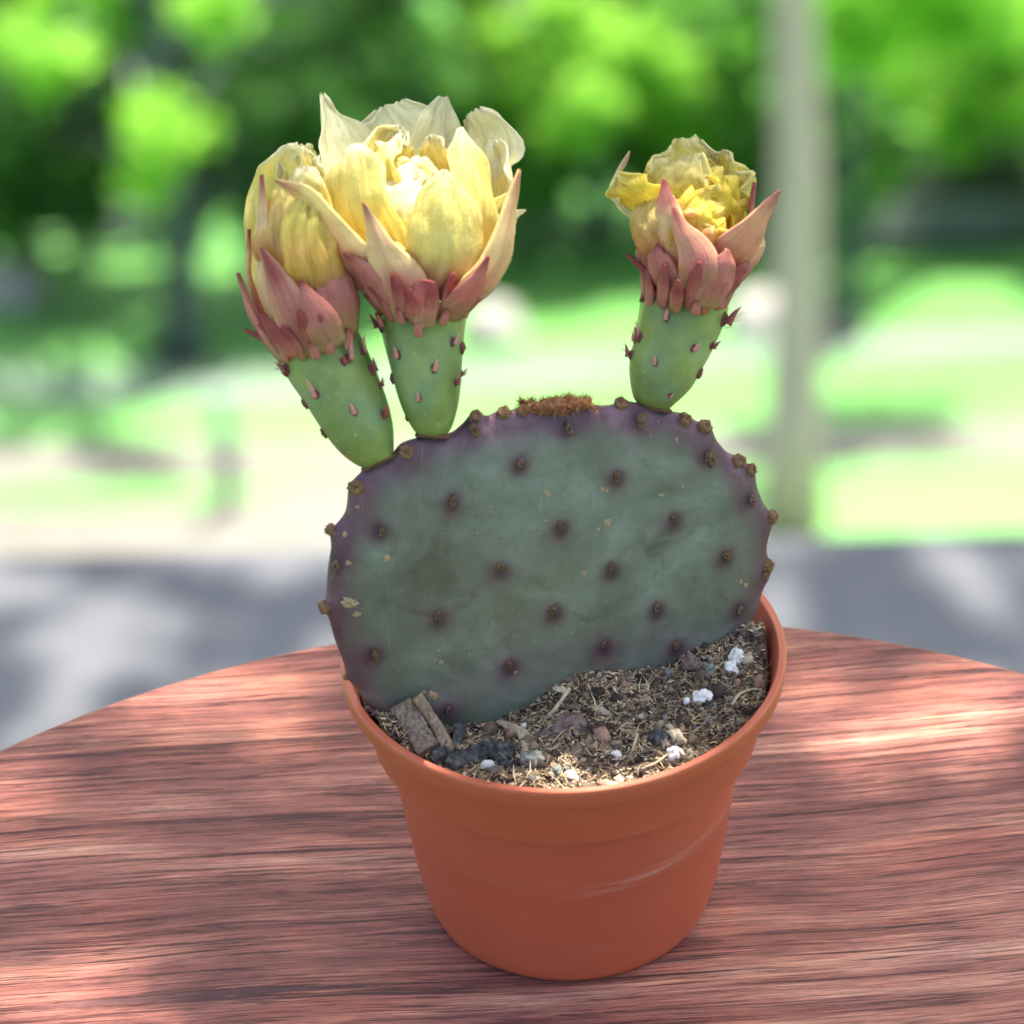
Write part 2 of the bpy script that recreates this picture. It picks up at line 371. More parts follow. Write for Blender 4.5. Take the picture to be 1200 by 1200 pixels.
o = meshobj('retaining_wall', wv, [(0, 1, 3, 2), (4, 6, 7, 5), (0, 2, 6, 4)], M['wallstone'], smooth=False); o['kind'] = 'structure'
dk = [(-2.2, -3.0), (2.2, -3.0), (2.2, .62), (-2.2, .62)]; V = [(x, y, 0) for x, y in dk] + [(x, y, -.18) for x, y in dk]
meshobj('deck', V, [(0, 1, 2, 3), (7, 6, 5, 4)] + [(k, k + 4, (k + 1) % 4 + 4, (k + 1) % 4) for k in range(4)], M['terrace'], smooth=False)['kind'] = 'structure'
gx = np.linspace(-90, 90, 40); gy = np.linspace(-30, 160, 60); V = []; Q = []
for j, y in enumerate(gy):
    for i, x in enumerate(gx): V.append((x, y, terr_z(y)))
for j in range(len(gy) - 1):
    for i in range(len(gx) - 1): a = j * len(gx) + i; Q.append((a, a + 1, a + 1 + len(gx), a + len(gx)))
meshobj('lawn', V, Q, M['lawn'])['kind'] = 'structure'
def strip(name, top, bot, mat, h=.004):
    """top/bot: matching lists of frame points where the strip's far and near borders run"""
    n = 40; t = catmull(top, n); b = catmull(bot, n); V = []; Fq = []
    for k in range(n):
        for q in (t[k], b[k]):
            p = hit_t(*q); V.append(p + TN * h)
    for k in range(n - 1): Fq.append((2 * k, 2 * k + 1, 2 * k + 3, 2 * k + 2))
    o = meshobj(name, V, Fq, mat); o['kind'] = 'structure'; return o
strip('sunlit_paving_strip', [(-300, 583), (150, 596), (420, 570), (700, 590)], [(-300, 740), (150, 720), (420, 690), (700, 660)], M['concrete'])  # pale colour stands in for sunlight on the far margin of the paving
strip('garden_path', [(-300, 518), (200, 520), (600, 508), (900, 500), (1500, 488)], [(-300, 568), (200, 566), (600, 556), (900, 545), (1500, 530)], M['concrete'], .006)
strip('gravel_track', [(-300, 430), (200, 430), (600, 420), (900, 398), (1500, 372)], [(-300, 474), (200, 474), (600, 455), (900, 428), (1500, 400)], M['gravel'])

# leaves of a crown: thin folded leaf blades scattered through clumps
def leaf_cloud(clumps, size, rs, squash=1.0, per=1.0):
    P = []
    for (c, r, n) in clumps:
      subs = [(np.asarray(c), r * .62, n * .35)] + [(np.asarray(c) + r * .78 * (lambda w: w / np.linalg.norm(w))(rs.normal(size=3)), r * rs.uniform(.22, .5), n * .11) for _ in range(8)]
      for (c, r, n) in subs:
        n = int(n * per); d = rs.normal(size=(n, 3)); d /= np.linalg.norm(d, axis=1)[:, None]
        rr = r * (rs.random(n) ** .45); rr *= 1 + .25 * np.sin(d[:, 0] * 5 + c[0]) * np.cos(d[:, 2] * 4 + c[2])
        p = d * rr[:, None]; p[:, 2] *= squash; P.append(p + np.asarray(c))
    P = np.vstack(P); n = len(P)
    a = rs.normal(size=(n, 3)); a /= np.linalg.norm(a, axis=1)[:, None]
    b = rs.normal(size=(n, 3)); b -= a * (a * b).sum(1)[:, None]; b /= np.linalg.norm(b, axis=1)[:, None]
    nn = np.cross(a, b); s = size * (0.6 + .8 * rs.random(n))[:, None]
    V = np.stack([P - a * s, P + b * s * .36 + nn * s * .12, P + a * s, P - b * s * .36 + nn * s * .12], 1).reshape(-1, 3)
    Q = np.arange(4 * n).reshape(n, 4)
    # fold along the midrib: two triangles
    T1 = Q[:, [0, 1, 2]]; T2 = Q[:, [0, 2, 3]]
    return V, np.vstack([T1, T2])
def tube(path, radii, n=10, wobble=.0):
    path = np.asarray(path, float); V = []; Fq = []
    for i, p in enumerate(path):
        t = path[min(i + 1, len(path) - 1)] - path[max(i - 1, 0)]; t /= np.linalg.norm(t)
        a = np.cross(t, [0.3, .9, .1]); a /= np.linalg.norm(a); b = np.cross(t, a)
        for k in range(n):
            th = 2 * math.pi * k / n; r = radii[i] * (1 + wobble * nz(p[0] * 3 + math.cos(th) * 2, math.sin(th) * 2, i * .6))
            V.append(p + (a * math.cos(th) + b * math.sin(th)) * r)
    for i in range(len(path) - 1):
        for k in range(n): Fq.append((i * n + k, i * n + (k + 1) % n, (i + 1) * n + (k + 1) % n, (i + 1) * n + k))
    Fq.append(tuple(range(n))[::-1]); Fq.append(tuple(range((len(path) - 1) * n, len(path) * n)))
    return V, Fq
def join(parts):
    V = []; Fq = []
    for v, f in parts:
        k = len(V); V += [tuple(p) for p in v]; Fq += [tuple(i + k for i in q) for q in f]
    return V, Fq
TREE_SEED = [100]
def tree(name, label, base, height, tr, lean, clumps_px, leafmat, barkmat, leaf=.07, group=None, cat='tree', dens=1.0, branches=True):
    """clumps_px: (x, y, radius, metres nearer(-)/farther(+) than the trunk)"""
    TREE_SEED[0] += 1; rs = np.random.default_rng(TREE_SEED[0])
    base = np.asarray(base, float); D = depth_of(base)
    root = empty(name, base); tag(root, label, cat, group)
    cl = []
    for (x, y, r, dz) in clumps_px:
        dep = D + dz; c = at(x, y, dep); rm = r * dep / FPX; cl.append((c, rm, 1300 * dens * (rm / .5) ** 2 * (.07 / leaf) ** 2))
    V, Q = leaf_cloud(cl, leaf, rs); fastmesh('crown', V, Q, leafmat, root)
    if tr:
        top = base + np.array([lean[0], lean[1], height]); path = [base + (top - base) * t + np.array([.12 * math.sin(t * 5) * tr * 3, 0, 0]) for t in np.linspace(0, 1, 9)]
        parts = [tube(path, [tr * (1.35 - .35 * min(1, t * 6)) * (1 - .55 * t) for t in np.linspace(0, 1, 9)], 12, .15)]
        if branches:
            for c, rm, n in cl:
                i = rs.integers(3, 8); s = path[i]; c = np.asarray(c); mid = (s + c) / 2 + np.array([0, 0, .15])
                parts.append(tube([s, mid, c], [tr * .32, tr * .2, tr * .06], 6))
        v, f = join(parts); meshobj('trunk', v, f, barkmat, root)
    return root
MUL = 1.0
tree('broadleaf_tree', 'dark dense tree at the upper left with a dark trunk rising from the lawn', hit_t(212, 425), 3.2, .13, (0, 0),
     [(60, 150, 95, .6), (170, 50, 100, .8), (300, 40, 120, .5), (300, 160, 120, 0), (400, 90, 110, .4), (230, 200, 60, .1), (100, 215, 60, .5), (420, 200, 80, .4),
      (20, 230, 70, .8), (330, 230, 60, 0), (-60, 160, 90, .6), (210, 270, 34, -.1), (460, 30, 80, .6), (40, -50, 100, .9), (200, -90, 120, .8), (380, -80, 120, .6)], M['leaf_dark'], M['bark_dark'], .07)
tree('broadleaf_tree', 'bright lime tree showing through gaps in the dark tree at the upper left', hit_t(150, 262), 4, .14, (0, 0),
     [(190, 165, 66, -4.6), (170, 205, 36, -4.6), (40, 40, 60, -3), (250, 0, 50, -5.2), (60, 70, 50, -4.5), (180, 140, 40, -4.7), (110, -40, 90, -4)], M['leaf_lime'], M['bark_grey'], .075)
tree('broadleaf_tree', 'broad lime-leaved tree behind the middle of the lawn, left of the pale trunk', hit_t(600, 232), 4.5, .10, (-.6, 0),
     [(650, 30, 90, -2), (760, 60, 90, -2), (680, 120, 60, -2.4), (820, 30, 80, -1), (600, -30, 80, -1), (860, 110, 70, -1), (800, 140, 60, -1.5), (560, 10, 50, -1), (720, -60, 120, -1), (640, 95, 50, -2.3), (860, -50, 90, 0)], M['leaf_lime'], M['bark_grey'], .08)
tree('broadleaf_tree', 'tree with the thick pale trunk standing right of the cactus', hit_t(925, 618), 6.5, .165, (0, .1),
     [(985, 60, 50, 1.0), (1060, 15, 70, 1.5), (1010, -40, 80, 1), (880, -60, 70, .5), (950, -80, 90, 0), (1160, 20, 60, 1.4), (1120, -60, 110, 1)], M['leaf_lime'], M['bark_pale'], .06, branches=False)
tree('broadleaf_tree', 'lime-green tree at the far upper right edge', hit_t(1150, 262), 4.5, .14, (0, 0),
     [(1100, 60, 70, 0), (1170, 90, 70, -1), (1050, 110, 60, -1.5), (1000, 60, 60, -1.5), (1190, 30, 70, -1), (1120, 130, 55, -1), (1220, 140, 60, -1), (1040, 20, 60, 0), (1260, 60, 100, 0), (960, 120, 50, -1), (1150, -40, 120, 0), (980, -30, 90, 0)], M['leaf_lime'], M['bark_grey'], .08)
tree('broadleaf_tree', 'mid green tree just right of the pale trunk', hit_t(985, 395), 3.0, .07, (.1, 0),
     [(960, 170, 46, .3), (990, 220, 52, .2), (1000, 130, 50, .3), (960, 110, 40, .4), (1040, 190, 46, .4), (975, 270, 34, .2)], M['leaf_mid'], M['bark_dark'], .07)
tree('broadleaf_tree', 'dark tree between the two flower groups, above the lawn', hit_t(700, 285), 2.6, .08, (0, 0),
     [(640, 200, 55, 0), (700, 150, 50, .2), (760, 190, 50, 0), (610, 150, 50, .3), (560, 140, 60, .3), (820, 190, 46, .3), (500, 190, 60, 0), (540, 60, 60, .6), (600, 90, 46, .6), (880, 180, 40, .3)], M['leaf_mid'], M['bark_dark'], .07)
tree('slender_tree', 'slender grey pole-like tree above the left flowers', hit_t(486, 300), 5.0, .085, (0, 0),
     [(486, -60, 60, 0), (500, -120, 80, 0)], M['leaf_mid'], M['bark_grey'], .07, branches=False)
tree('hedge', 'grey green hedge along the upper right of the lawn', hit_t(1090, 285), 1, 0, (0, 0),
     [(1000 + 34 * k, 215 + 8 * math.sin(k * 2.1), 48, .2 * math.sin(k)) for k in range(9)] + [(1010 + 34 * k, 262, 34, 0) for k in range(8)], M['leaf_grey'], M['bark_dark'], .07, cat='hedge')
tree('hedge', 'dark green hedge behind the dark tree at the left', hit_t(230, 285), 1, 0, (0, 0),
     [(-60 + 42 * k, 235 + 8 * math.sin(k * 1.7), 44, 1.0 + .3 * math.sin(k)) for k in range(15)], M['leaf_dark'], M['bark_dark'], .07, cat='hedge')
tree('far_woodland', None, hit_t(600, 190), 1, 0, (0, 0),
     [(-300 + 90 * k, 120 + 50 * math.sin(k * 2.3), 130, 3 * math.sin(k * 1.3)) for k in range(22)] + [(-300 + 110 * k, -40 + 50 * math.sin(k * 1.3), 150, 4 + 3 * math.sin(k * 1.3)) for k in range(18)]
     , M['leaf_mid'], M['bark_dark'], .16, dens=1.0, cat=None)['kind'] = 'stuff'
def rock(name, label, px, py, rpx, mat, group=None, sq=.7, cat='rock'):
    b = hit_t(px, py); D = depth_of(b); r = rpx * D / FPX
    bm = bmesh.new(); bmesh.ops.create_icosphere(bm, subdivisions=3, radius=1)
    for v in bm.verts:
        n = v.co.normalized(); k = 1 + .28 * nz(n.x * 1.6 + px, n.y * 1.6, n.z * 1.6)
        v.co = Vector((n.x * r * k * 1.15, n.y * r * k, max(n.z, -.35) * r * k * sq))
    me = bpy.data.meshes.new(name); bm.to_mesh(me); bm.free(); me.materials.append(mat)
    me.polygons.foreach_set('use_smooth', [True] * len(me.polygons))
    o = bpy.data.objects.new(name, me); col.objects.link(o); o.location = Vector(b) + Vector((0, 0, r * .25)); WL[o.name] = o.location.copy()
    tag(o, label, cat, group); return o
rock('boulder', 'large white boulder on the lawn at the left edge of the picture', 14, 350, 36, M['rock'], 'pale boulders on the lawn', 1.0)
rock('boulder', 'pale boulder on the lawn just right of the big double flower', 628, 262, 34, M['rock'], 'pale boulders on the lawn', .8)
rock('boulder', 'pale boulder beside the foot of the thick pale trunk', 893, 385, 40, M['rock'], 'pale boulders on the lawn', .9)
rock('boulder', 'pale boulder behind the tube of the middle flower', 575, 400, 34, M['rock'], 'pale boulders on the lawn', 1.2)
rock('tree_stump', 'dark stump on the lawn right of the pale trunk', 988, 395, 24, M['rock_dark'], None, 1.2, 'stump')
def post(label, px, py, hpx, wpx):
    b = hit_t(px, py); D = depth_of(b); h = hpx * D / FPX / math.cos(pitch); w = wpx * D / FPX / 2
    root = empty('garden_post', b); tag(root, label, 'post')
    V, Fq = tube([b + np.array([0, 0, -.1]), b + np.array([0, 0, h * .96])], [w, w * .92], 8); meshobj('shaft', V, Fq, M['bark_grey'], root)
    V, Fq = lathe([(0, h * .96), (w * 1.25, h * .96), (w * 1.25, h * .98), (w * .5, h), (0, h)], 8, b); meshobj('cap', V, Fq, M['bark_grey'], root)
post('short grey green post on the pale strip left of the cactus', 268, 592, 130, 26)

def fence(label, pts, hpx):
    base = [hit_t(*p) for p in pts]; root = empty('rail_fence', base[0]); tag(root, label, 'fence'); h = hpx * depth_of(base[0]) / FPX / math.cos(pitch)
    for b in base:
        V, Fq = tube([b + np.array([0, 0, -.2]), b + np.array([0, 0, h * 1.06])], [.05, .045], 8); meshobj('post', V, Fq, M['bark_grey'], root)
    for k in (.35, .66, .96):
        for a, b in zip(base[:-1], base[1:]):
            e = (b - a) * .002; V, Fq = tube([a + np.array([0, -.055, h * k]) - e, b + np.array([0, -.055, h * k]) + e], [.03, .03], 8); meshobj('rail', V, Fq, M['bark_grey'], root)
fence('grey rail fence along the far side of the lawn at the right', [(1010 + 75 * k, 292 - 3 * k) for k in range(5)], 52)
fence('grey rail fence along the far side of the lawn at the left', [(-60 + 75 * k, 300 - 3 * k) for k in range(5)], 48)
# trees beyond the frame, towards the sun: one spreads over the table, one over the paved yard; gaps are cut in their crowns to place the dappled light
def canopy(name, label, cen, ext, H, n, ls, base, zt, rule):
    rs = np.random.default_rng(5); cen = np.asarray(cen, float)
    P = cen + SD * (H / SD[2]) + rs.uniform(-1, 1, (n, 3)) * np.array(ext)
    tp = P - SD * ((P[:, 2] - zt) / SD[2])[:, None]
    P = P[rule(tp, rs, n)]; n = len(P)
    a = rs.normal(size=(n, 3)); a[:, 2] *= .5; a /= np.linalg.norm(a, axis=1)[:, None]
    b = rs.normal(size=(n, 3)); b[:, 2] *= .5; b -= a * (a * b).sum(1)[:, None]; b /= np.linalg.norm(b, axis=1)[:, None]
    nn = np.cross(a, b); q = ls * (0.7 + .6 * rs.random(n))[:, None]
    V = np.stack([P - a * q, P + b * q * .5 + nn * q * .1, P + a * q, P - b * q * .5 + nn * q * .1], 1).reshape(-1, 3)
    Q = np.arange(4 * n).reshape(n, 4)
    bs = np.asarray(base, float); root = empty(name, bs); tag(root, label, 'tree')
    fastmesh('crown', V, np.vstack([Q[:, [0, 1, 2]], Q[:, [0, 2, 3]]]), M['leaf_mid'], root)
    top = cen + SD * (H / SD[2]) + np.array([ext[0] * .8, .2, ext[2] * .8])
    m1 = np.array([bs[0], bs[1], top[2] * .6 + bs[2] * .4]); v, f = join([tube([bs, (bs + m1) / 2 + np.array([.05, 0, 0]), m1, (m1 + top) / 2 + np.array([.1, 0, .3]), top], [.2, .17, .13, .09, .04], 12, .15)])
    meshobj('trunk', v, f, M['bark_grey'], root)
def rule_table(tp, rs, n):
    keep = np.ones(n, bool); tw = np.array([nz(a * 22, b * 22, 3.3) for a, b in tp[:, :2]])
    for (x, y, rx, ry, s_) in PATCH_T:
        c = hit_z(x, y, T); dx = (tp[:, 0] - c[0]) / (rx / 4900); dy = (tp[:, 1] - c[1]) / (ry / 2800)
        keep &= ~(((dx * dx + dy * dy) < (1 + .7 * tw) ** 2) & (rs.random(n) < s_))
    for (x, y, D, rx, ry, s_) in FLOWER_SUN:      # gaps through which the sun reaches the blooms
        c = at(x, y, D); c = c - SD * ((c[2] - T) / SD[2]); dx = (tp[:, 0] - c[0]) / (rx / 5000); dy = (tp[:, 1] - c[1]) / (ry / 3500)
        keep &= ~(((dx * dx + dy * dy) < (1 + .4 * tw) ** 2) & (rs.random(n) < s_))
    c = hit_z(395, 1075, T); keep |= (((tp[:, 0] - c[0]) / .031) ** 2 + ((tp[:, 1] - c[1]) / .045) ** 2) < 1     # canopy leaves kept to hold the table beside the pot in shade
    return keep
def rule_yard(gp, rs, n):
    keep = np.ones(n, bool); gw = np.array([nz(a * 1.8, b * 1.8, 3.3) for a, b in gp[:, :2]])
    for poly in PATCH_G:
        g = [hit_z(x, y, YZ)[:2] for x, y in poly]; ins = np.zeros(n, bool); q = gp[:, :2] + np.stack([gw, -gw], 1) * .10
        for i in range(len(g)):
            a, b = g[i], g[(i + 1) % len(g)]
            ins ^= ((a[1] > q[:, 1]) != (b[1] > q[:, 1])) & (q[:, 0] < (b[0] - a[0]) * (q[:, 1] - a[1]) / (b[1] - a[1] + 1e-12) + a[0])
        keep &= ~ins
    return keep
PATCH_T = [(1110, 872, 190, 52, 1), (1010, 800, 190, 62, .97), (1180, 800, 130, 55, .96), (240, 795, 230, 62, .97), (50, 1165, 190, 75, 1), (255, 985, 105, 62, 1), (30, 920, 110, 60, .96), (350, 865, 90, 48, .97),
           (1110, 975, 80, 24, .97)]
FLOWER_SUN = [(465, 195, D0, 155, 105, 1), (565, 205, D0, 100, 120, 1), (815, 225, D0, 140, 125, 1)]
PATCH_G = [[(90, 700), (200, 690), (150, 850), (20, 850)], [(-60, 640), (60, 640), (-10, 800), (-200, 800)], [(880, 600), (960, 640), (1030, 770), (930, 780)],
           [(1060, 600), (1150, 640), (1360, 820), (1280, 830)], [(180, 640), (700, 600), (560, 668), (340, 690), (220, 670)]]
canopy('overhanging_tree', 'leafy tree whose branches overhang the table from beyond the frame', (0, -.08, T), (.85, .85, .16), 2.0, 62000, .024, (3.4, 2.4, -2.0), T, rule_table)
yc = hit_z(600, 720, YZ)
canopy('yard_tree', 'leafy tree shading the paved yard from beyond the frame', (yc[0], yc[1] - .2, YZ), (2.4, 1.9, .4), 4.6, 26000, .05, (6.0, yc[1] + 3, -2.0), YZ, rule_yard)

# ------------------------------------------------------------------ wooden table
TC = (0.0018, -0.1274); TRAD = 0.2408
def table():
    root = empty('wooden_table', (TC[0], TC[1], 0)); tag(root, 'round reddish wooden table top with streaky grain under the potted cactus', 'table')
    th = .028; prof = [(0, -th), (TRAD - .004, -th), (TRAD, -th + .004), (TRAD + .0005, -.006), (TRAD - .0006, -.002), (TRAD - .003, -.0003), (TRAD - .006, 0), (TRAD * .6, 0), (0, 0)]
    V, Fq = lathe(prof, 256, (TC[0], TC[1], T)); meshobj('tabletop', V, Fq, M['wood'], root)
    for k in range(3):
        a = rad(90 + 120 * k); t = np.array([TC[0] + .10 * math.cos(a), TC[1] + .10 * math.sin(a), T - th + .0]); b = np.array([TC[0] + .19 * math.cos(a), TC[1] + .19 * math.sin(a), .001])
        V, Fq = tube([t, (t + b) / 2, b], [.018, .016, .012], 16); meshobj('leg', V, Fq, M['wood'], root)
    return root
table()

# ------------------------------------------------------------------ pot
def pot():
    H = POT_H
    prof = [(0, .0012), (.0300, .0012), (.0310, .0002), (.0320, .0002), (.0328, .0010), (.0335, .0024), (.0338, .0040), (.0342, .0042), (.0360, .0110), (.0374, .0190), (.0386, .0270), (.0389, .0290), (.0390, .0294), (.0391, .0300), (.0393, .0308),
            (.0405, .0390), (.0411, .0460), (.0415, .0500), (.0416, .0511), (.0419, .0515), (.0450, .0525), (.0456, .0529), (.04585, .0532), (.0459, .0536), (.0472, .0590), (.0486, .0650), (.0491, .0672), (.0492, .0676), (.0494, .0678), (.0514, .0686), (.0519, .0688), (.05205, .0691), (.0525, .0728), (.0525, .0732), (.0523, .0737), (.0520, .0739),
            (.0508, .0739), (.0505, .0737), (.0502, .0730), (.0490, .0680), (.0474, .062), (.0452, .056), (.0406, .050), (.0385, .044), (.033, .004), (.03, .003), (0, .003)]
    V, Fq = lathe(prof, 200, (0, 0, T)); V = np.array(V)
    o = meshobj('plant_pot', V, Fq, M['pot'], loc=(0, 0, T))
    bm = bmesh.new(); bm.from_mesh(o.data)
    for e in bm.edges:
        if len(e.link_faces) == 2 and e.calc_face_angle(0) > rad(24): e.smooth = False
    bm.to_mesh(o.data); bm.free()
    tag(o, 'terracotta-coloured plastic plant pot holding the cactus, scuffed on its side', 'plant pot')
    return o
pot()

# ------------------------------------------------------------------ pad plane
yaw, lean = rad(17), rad(4)
pu = np.array([math.cos(yaw), math.sin(yaw), 0]); pm = np.array([-math.sin(yaw), math.cos(yaw), 0])
pv = np.array([0, 0, math.cos(lean)]) + math.sin(lean) * pm; pn = np.cross(pu, pv)     # pn points to the camera
PP = np.array([0, -.001, T + .0681])
if np.dot(pn, CAM - PP) < 0: pn = -pn
def pad_uv(x, y, off=0):
    w = hit(x, y, PP + pn * off, pn) - PP; return np.array([np.dot(w, pu), np.dot(w, pv)])
def pad_pt(uv, off=0): return PP + pu * uv[0] + pv * uv[1] + pn * off
OUT = [(480, 872), (452, 846), (428, 822), (410, 792), (397, 762), (389, 738), (385, 716), (383, 690), (385, 664), (388, 645), (390, 628), (399, 612), (405, 600), (409, 582), (416, 568), (426, 552), (442, 543), (460, 534), (478, 520), (500, 511), (527, 509),
       (543, 498), (556, 489), (572, 489), (590, 485), (611, 482), (640, 477), (690, 475), (718, 477), (745, 473), (780, 480), (804, 491), (830, 503), (842, 519), (855, 533), (874, 545), (884, 562), (891, 581), (900, 601), (902, 618), (898, 640), (898, 665), (893, 690), (886, 714), (874, 738), (856, 762),
       (830, 790), (790, 822), (740, 850), (690, 868), (640, 878), (580, 886), (530, 886)]
FACE_AR = [(610, 543, 1), (530, 587, 1), (723, 558, 1), (656, 615, 1), (789, 606, 1), (447, 623, 1), (586, 664, 1), (715, 664, 1), (851, 651, 1.1), (513, 720, 1), (648, 714, 1), (769, 711, 1), (867, 715, 1), (440, 768, 1), (596, 778, 1),
           (792, 756, .9), (707, 754, .8), (525, 832, .9), (394, 663, 1.1), (666, 503, 1.2), (751, 494, 1.2), (832, 537, 1.3), (880, 587, 1.2), (556, 504, 1.3)]
EDGE_AR = [(476, 529, 1.5), (417, 571, 1.6), (388, 621, 1.3), (380, 712, 1.3), (558, 487, 1.3), (590, 484, 1.4), (728, 473, 1.4), (751, 490, 1.0), (802, 492, 1.4), (826, 500, 1.5), (865, 540, 1.5), (880, 551, 1.3), (905, 606, 1.4), (899, 663, 1.4), (897, 673, 1.0), (676, 474, 1.5), (613, 481, 1.3), (404, 795, .7)]
TH = .0062
cactus = empty('prickly_pear_cactus', (PP[0], PP[1], T + .06))
tag(cactus, 'prickly pear cactus with one round purple-green pad and three yellow blooms, growing in the pot', 'cactus')
def make_pad():
    na, nr = 300, 70
    o = catmull([pad_uv(*p) for p in OUT + [OUT[0]]], na + 1)[:-1]
    # catmull at the closing corner is buried in the soil
    cen = np.array([0.0, .027])
    fa = np.array([pad_uv(x, y, TH) for x, y, s in FACE_AR]); ea = np.array([pad_uv(x, y, 0) for x, y, s in EDGE_AR])
    rings = []
    S = 1 - (1 - np.linspace(0, 1, nr)) ** 1.5
    def half(s): return TH * (1 - s ** 5) ** .5 * (1.06 - .10 * s * s)
    V = []; pur = []; drk = []; bas = []; Fq = []
    for side in (1, -1):
        for j, s in enumerate(S):
            for k in range(na):
                # inner rings lose the scalloping of the outline
                oo = o[k]
                sm = o[(k - 6) % na] * .25 + o[(k + 6) % na] * .25 + o[(k - 12) % na] * .25 + o[(k + 12) % na] * .25
                q = cen + (sm * (1 - s ** 3) + oo * s ** 3 - cen) * s
                h = half(s)
                ea_d = np.hypot(*(ea - q).T).min(); q = q + (q - cen) / (np.linalg.norm(q - cen) + 1e-9) * .0011 * math.exp(-(ea_d / .0026) ** 2) * s ** 10
                d = np.hypot(*(fa - q).T) if side == 1 else np.array([9.])
                de = np.hypot(*(ea - q).T)
                h += (.0007 * np.exp(-(d / .0034) ** 2).sum() - .0004 * np.exp(-(d / .0013) ** 2).sum()) * (1 - s ** 8)
                h += .0006 * np.exp(-(de / .003) ** 2).sum() * (1 - s ** 8)
                h += .0005 * fbm(q[0] * 60, q[1] * 60, side * 3) * (1 - s ** 6)
                V.append(pad_pt(q, h * side))
                low_ = 1 - min(1, max(0, (q[1] - .0) / .03))
                edge = max(0, (s - .86) / .14) ** 1.05 * (.95 - .45 * low_)
                dd = np.hypot((fa[:, 0] - q[0]), (fa[:, 1] - .0010 - q[1]) * .85) if side == 1 else np.array([9.])
                pur.append(min(1, edge + .8 * np.exp(-(dd / .0033) ** 2).max() + .5 * np.exp(-(de / .0065) ** 2).max()))
                drk.append(1.0 * np.exp(-(dd / .0019) ** 2).max())
                bas.append(max(0, 1 - (q[1] + .014) / .016))
    for side in (0, 1):
        b = side * na * nr
        for j in range(nr - 1):
            for k in range(na):
                k2 = (k + 1) % na; f = (b + j * na + k, b + j * na + k2, b + (j + 1) * na + k2, b + (j + 1) * na + k)
                Fq.append(f if side == 0 else f[::-1])
    po = meshobj('pad', V, Fq, M['pad'], cactus, attrs={'purple': pur, 'dark': drk, 'base': np.clip(bas, 0, 1)})
    bm = bmesh.new(); bm.from_mesh(po.data); bmesh.ops.remove_doubles(bm, verts=bm.verts, dist=1e-5); bmesh.ops.recalc_face_normals(bm, faces=bm.faces); bm.to_mesh(po.data); bm.free()
    po.data.polygons.foreach_set('use_smooth', [True] * len(po.data.polygons))
    return po
pad = make_pad()
def bvh_of(o):
    me = o.data; mw = Matrix.Translation(wl(o)); return BVHTree.FromPolygons([mw @ v.co for v in me.vertices], [tuple(p.vertices) for p in me.polygons])
PB = bvh_of(pad)
def cast(B, x, y, fallback=None):
    d = Vector(ray(x, y)).normalized(); r = B.ray_cast(Vector(CAM), d)
    if r[0] is None or fallback == 'near':
        p = Vector(at(x, y, fallback if isinstance(fallback, float) else D0 + .055)); q = B.find_nearest(p); return np.array(q[0]), np.array(q[1]), False
    n = r[1] if r[1].dot(d) < 0 else -r[1]
    return np.array(r[0]), np.array(n), True
def frame(pos, nrm, up):
    z = Vector(nrm).normalized(); y = Vector(up) - z * Vector(up).dot(z)
    if y.length < 1e-4: y = Vector((0, 0, 1)) - z * z.z
    y.normalize(); x = y.cross(z)
    m = Matrix((x, y, z)).transposed().to_4x4(); m.translation = Vector(pos); return m

# ---- areoles of the pad (corky eyes): mound + rim + central ridge, several variants
def lump_mesh(name, mat, rx, ry, h, c1, c2, seed, hole=.3, sub=3, rough=.35, hairs=0):
    bm = bmesh.new(); bmesh.ops.create_icosphere(bm, subdivisions=sub, radius=1); V = []; C = []
    for v in bm.verts:
        n = v.co.normalized(); k = 1 + rough * nz(n.x * 2 + seed, n.y * 2, n.z * 2) + rough * .5 * nz(n.x * 6 + seed, n.y * 6, n.z * 6)
        rr = math.hypot(n.x, n.y); z = n.z * h * k
        if n.z > 0: z -= hole * h * math.exp(-(rr / .38) ** 2)
        v.co = Vector((n.x * rx * k, n.y * ry * k, z)); t = min(1, max(0, .5 + .8 * nz(n.x * 3 + seed, n.y * 3, n.z * 3 + 5)))
        if n.z > 0 and rr < .35: t *= .3
        C.append([a * (1 - t) + b * t for a, b in zip(c1, c2)])
    rh = random.Random(seed * 13 + 1)
    for _ in range(hairs):
        p = Vector((rh.gauss(0, rx * .5), rh.gauss(0, ry * .45), h * .3)); d = Vector((rh.gauss(0, .6), rh.gauss(.1, .6), 1)).normalized(); L = h * rh.uniform(.7, 1.7); a = d.cross(Vector((.3, .5, .1))).normalized() * .00005; b = d.cross(a)
        vs = [bm.verts.new(q) for q in (p + a, p - a * .5 + b * .87, p - a * .5 - b * .87, p + d * L)]
        for f in ((0, 1, 3), (1, 2, 3), (2, 0, 3)): bm.faces.new([vs[i] for i in f])
        C += [[x * 1.3 for x in c2]] * 4
    me = bpy.data.meshes.new(name); bm.to_mesh(me); bm.free()
    a = me.color_attributes.new('col', 'FLOAT_COLOR', 'POINT'); c = np.ones((len(C), 4)); c[:, :3] = C; a.data.foreach_set('color', c.ravel())
    me.polygons.foreach_set('use_smooth', [True] * len(me.polygons)); me.materials.append(mat); return me
face_me = [lump_mesh('areole', M['areole'], .00078, .0014, 0.00085, (.07, .035, .02), (.30, .18, .10), k * 3.1, .35, rough=.35 + .08 * k, hairs=7 + 3 * k) for k in range(6)]
edge_me = [lump_mesh('areole', M['areole'], .00125, .00115, .0011, (.13, .06, .03), (.36, .20, .10), k * 5.3 + 9, .35, rough=.4, hairs=22) for k in range(6)]
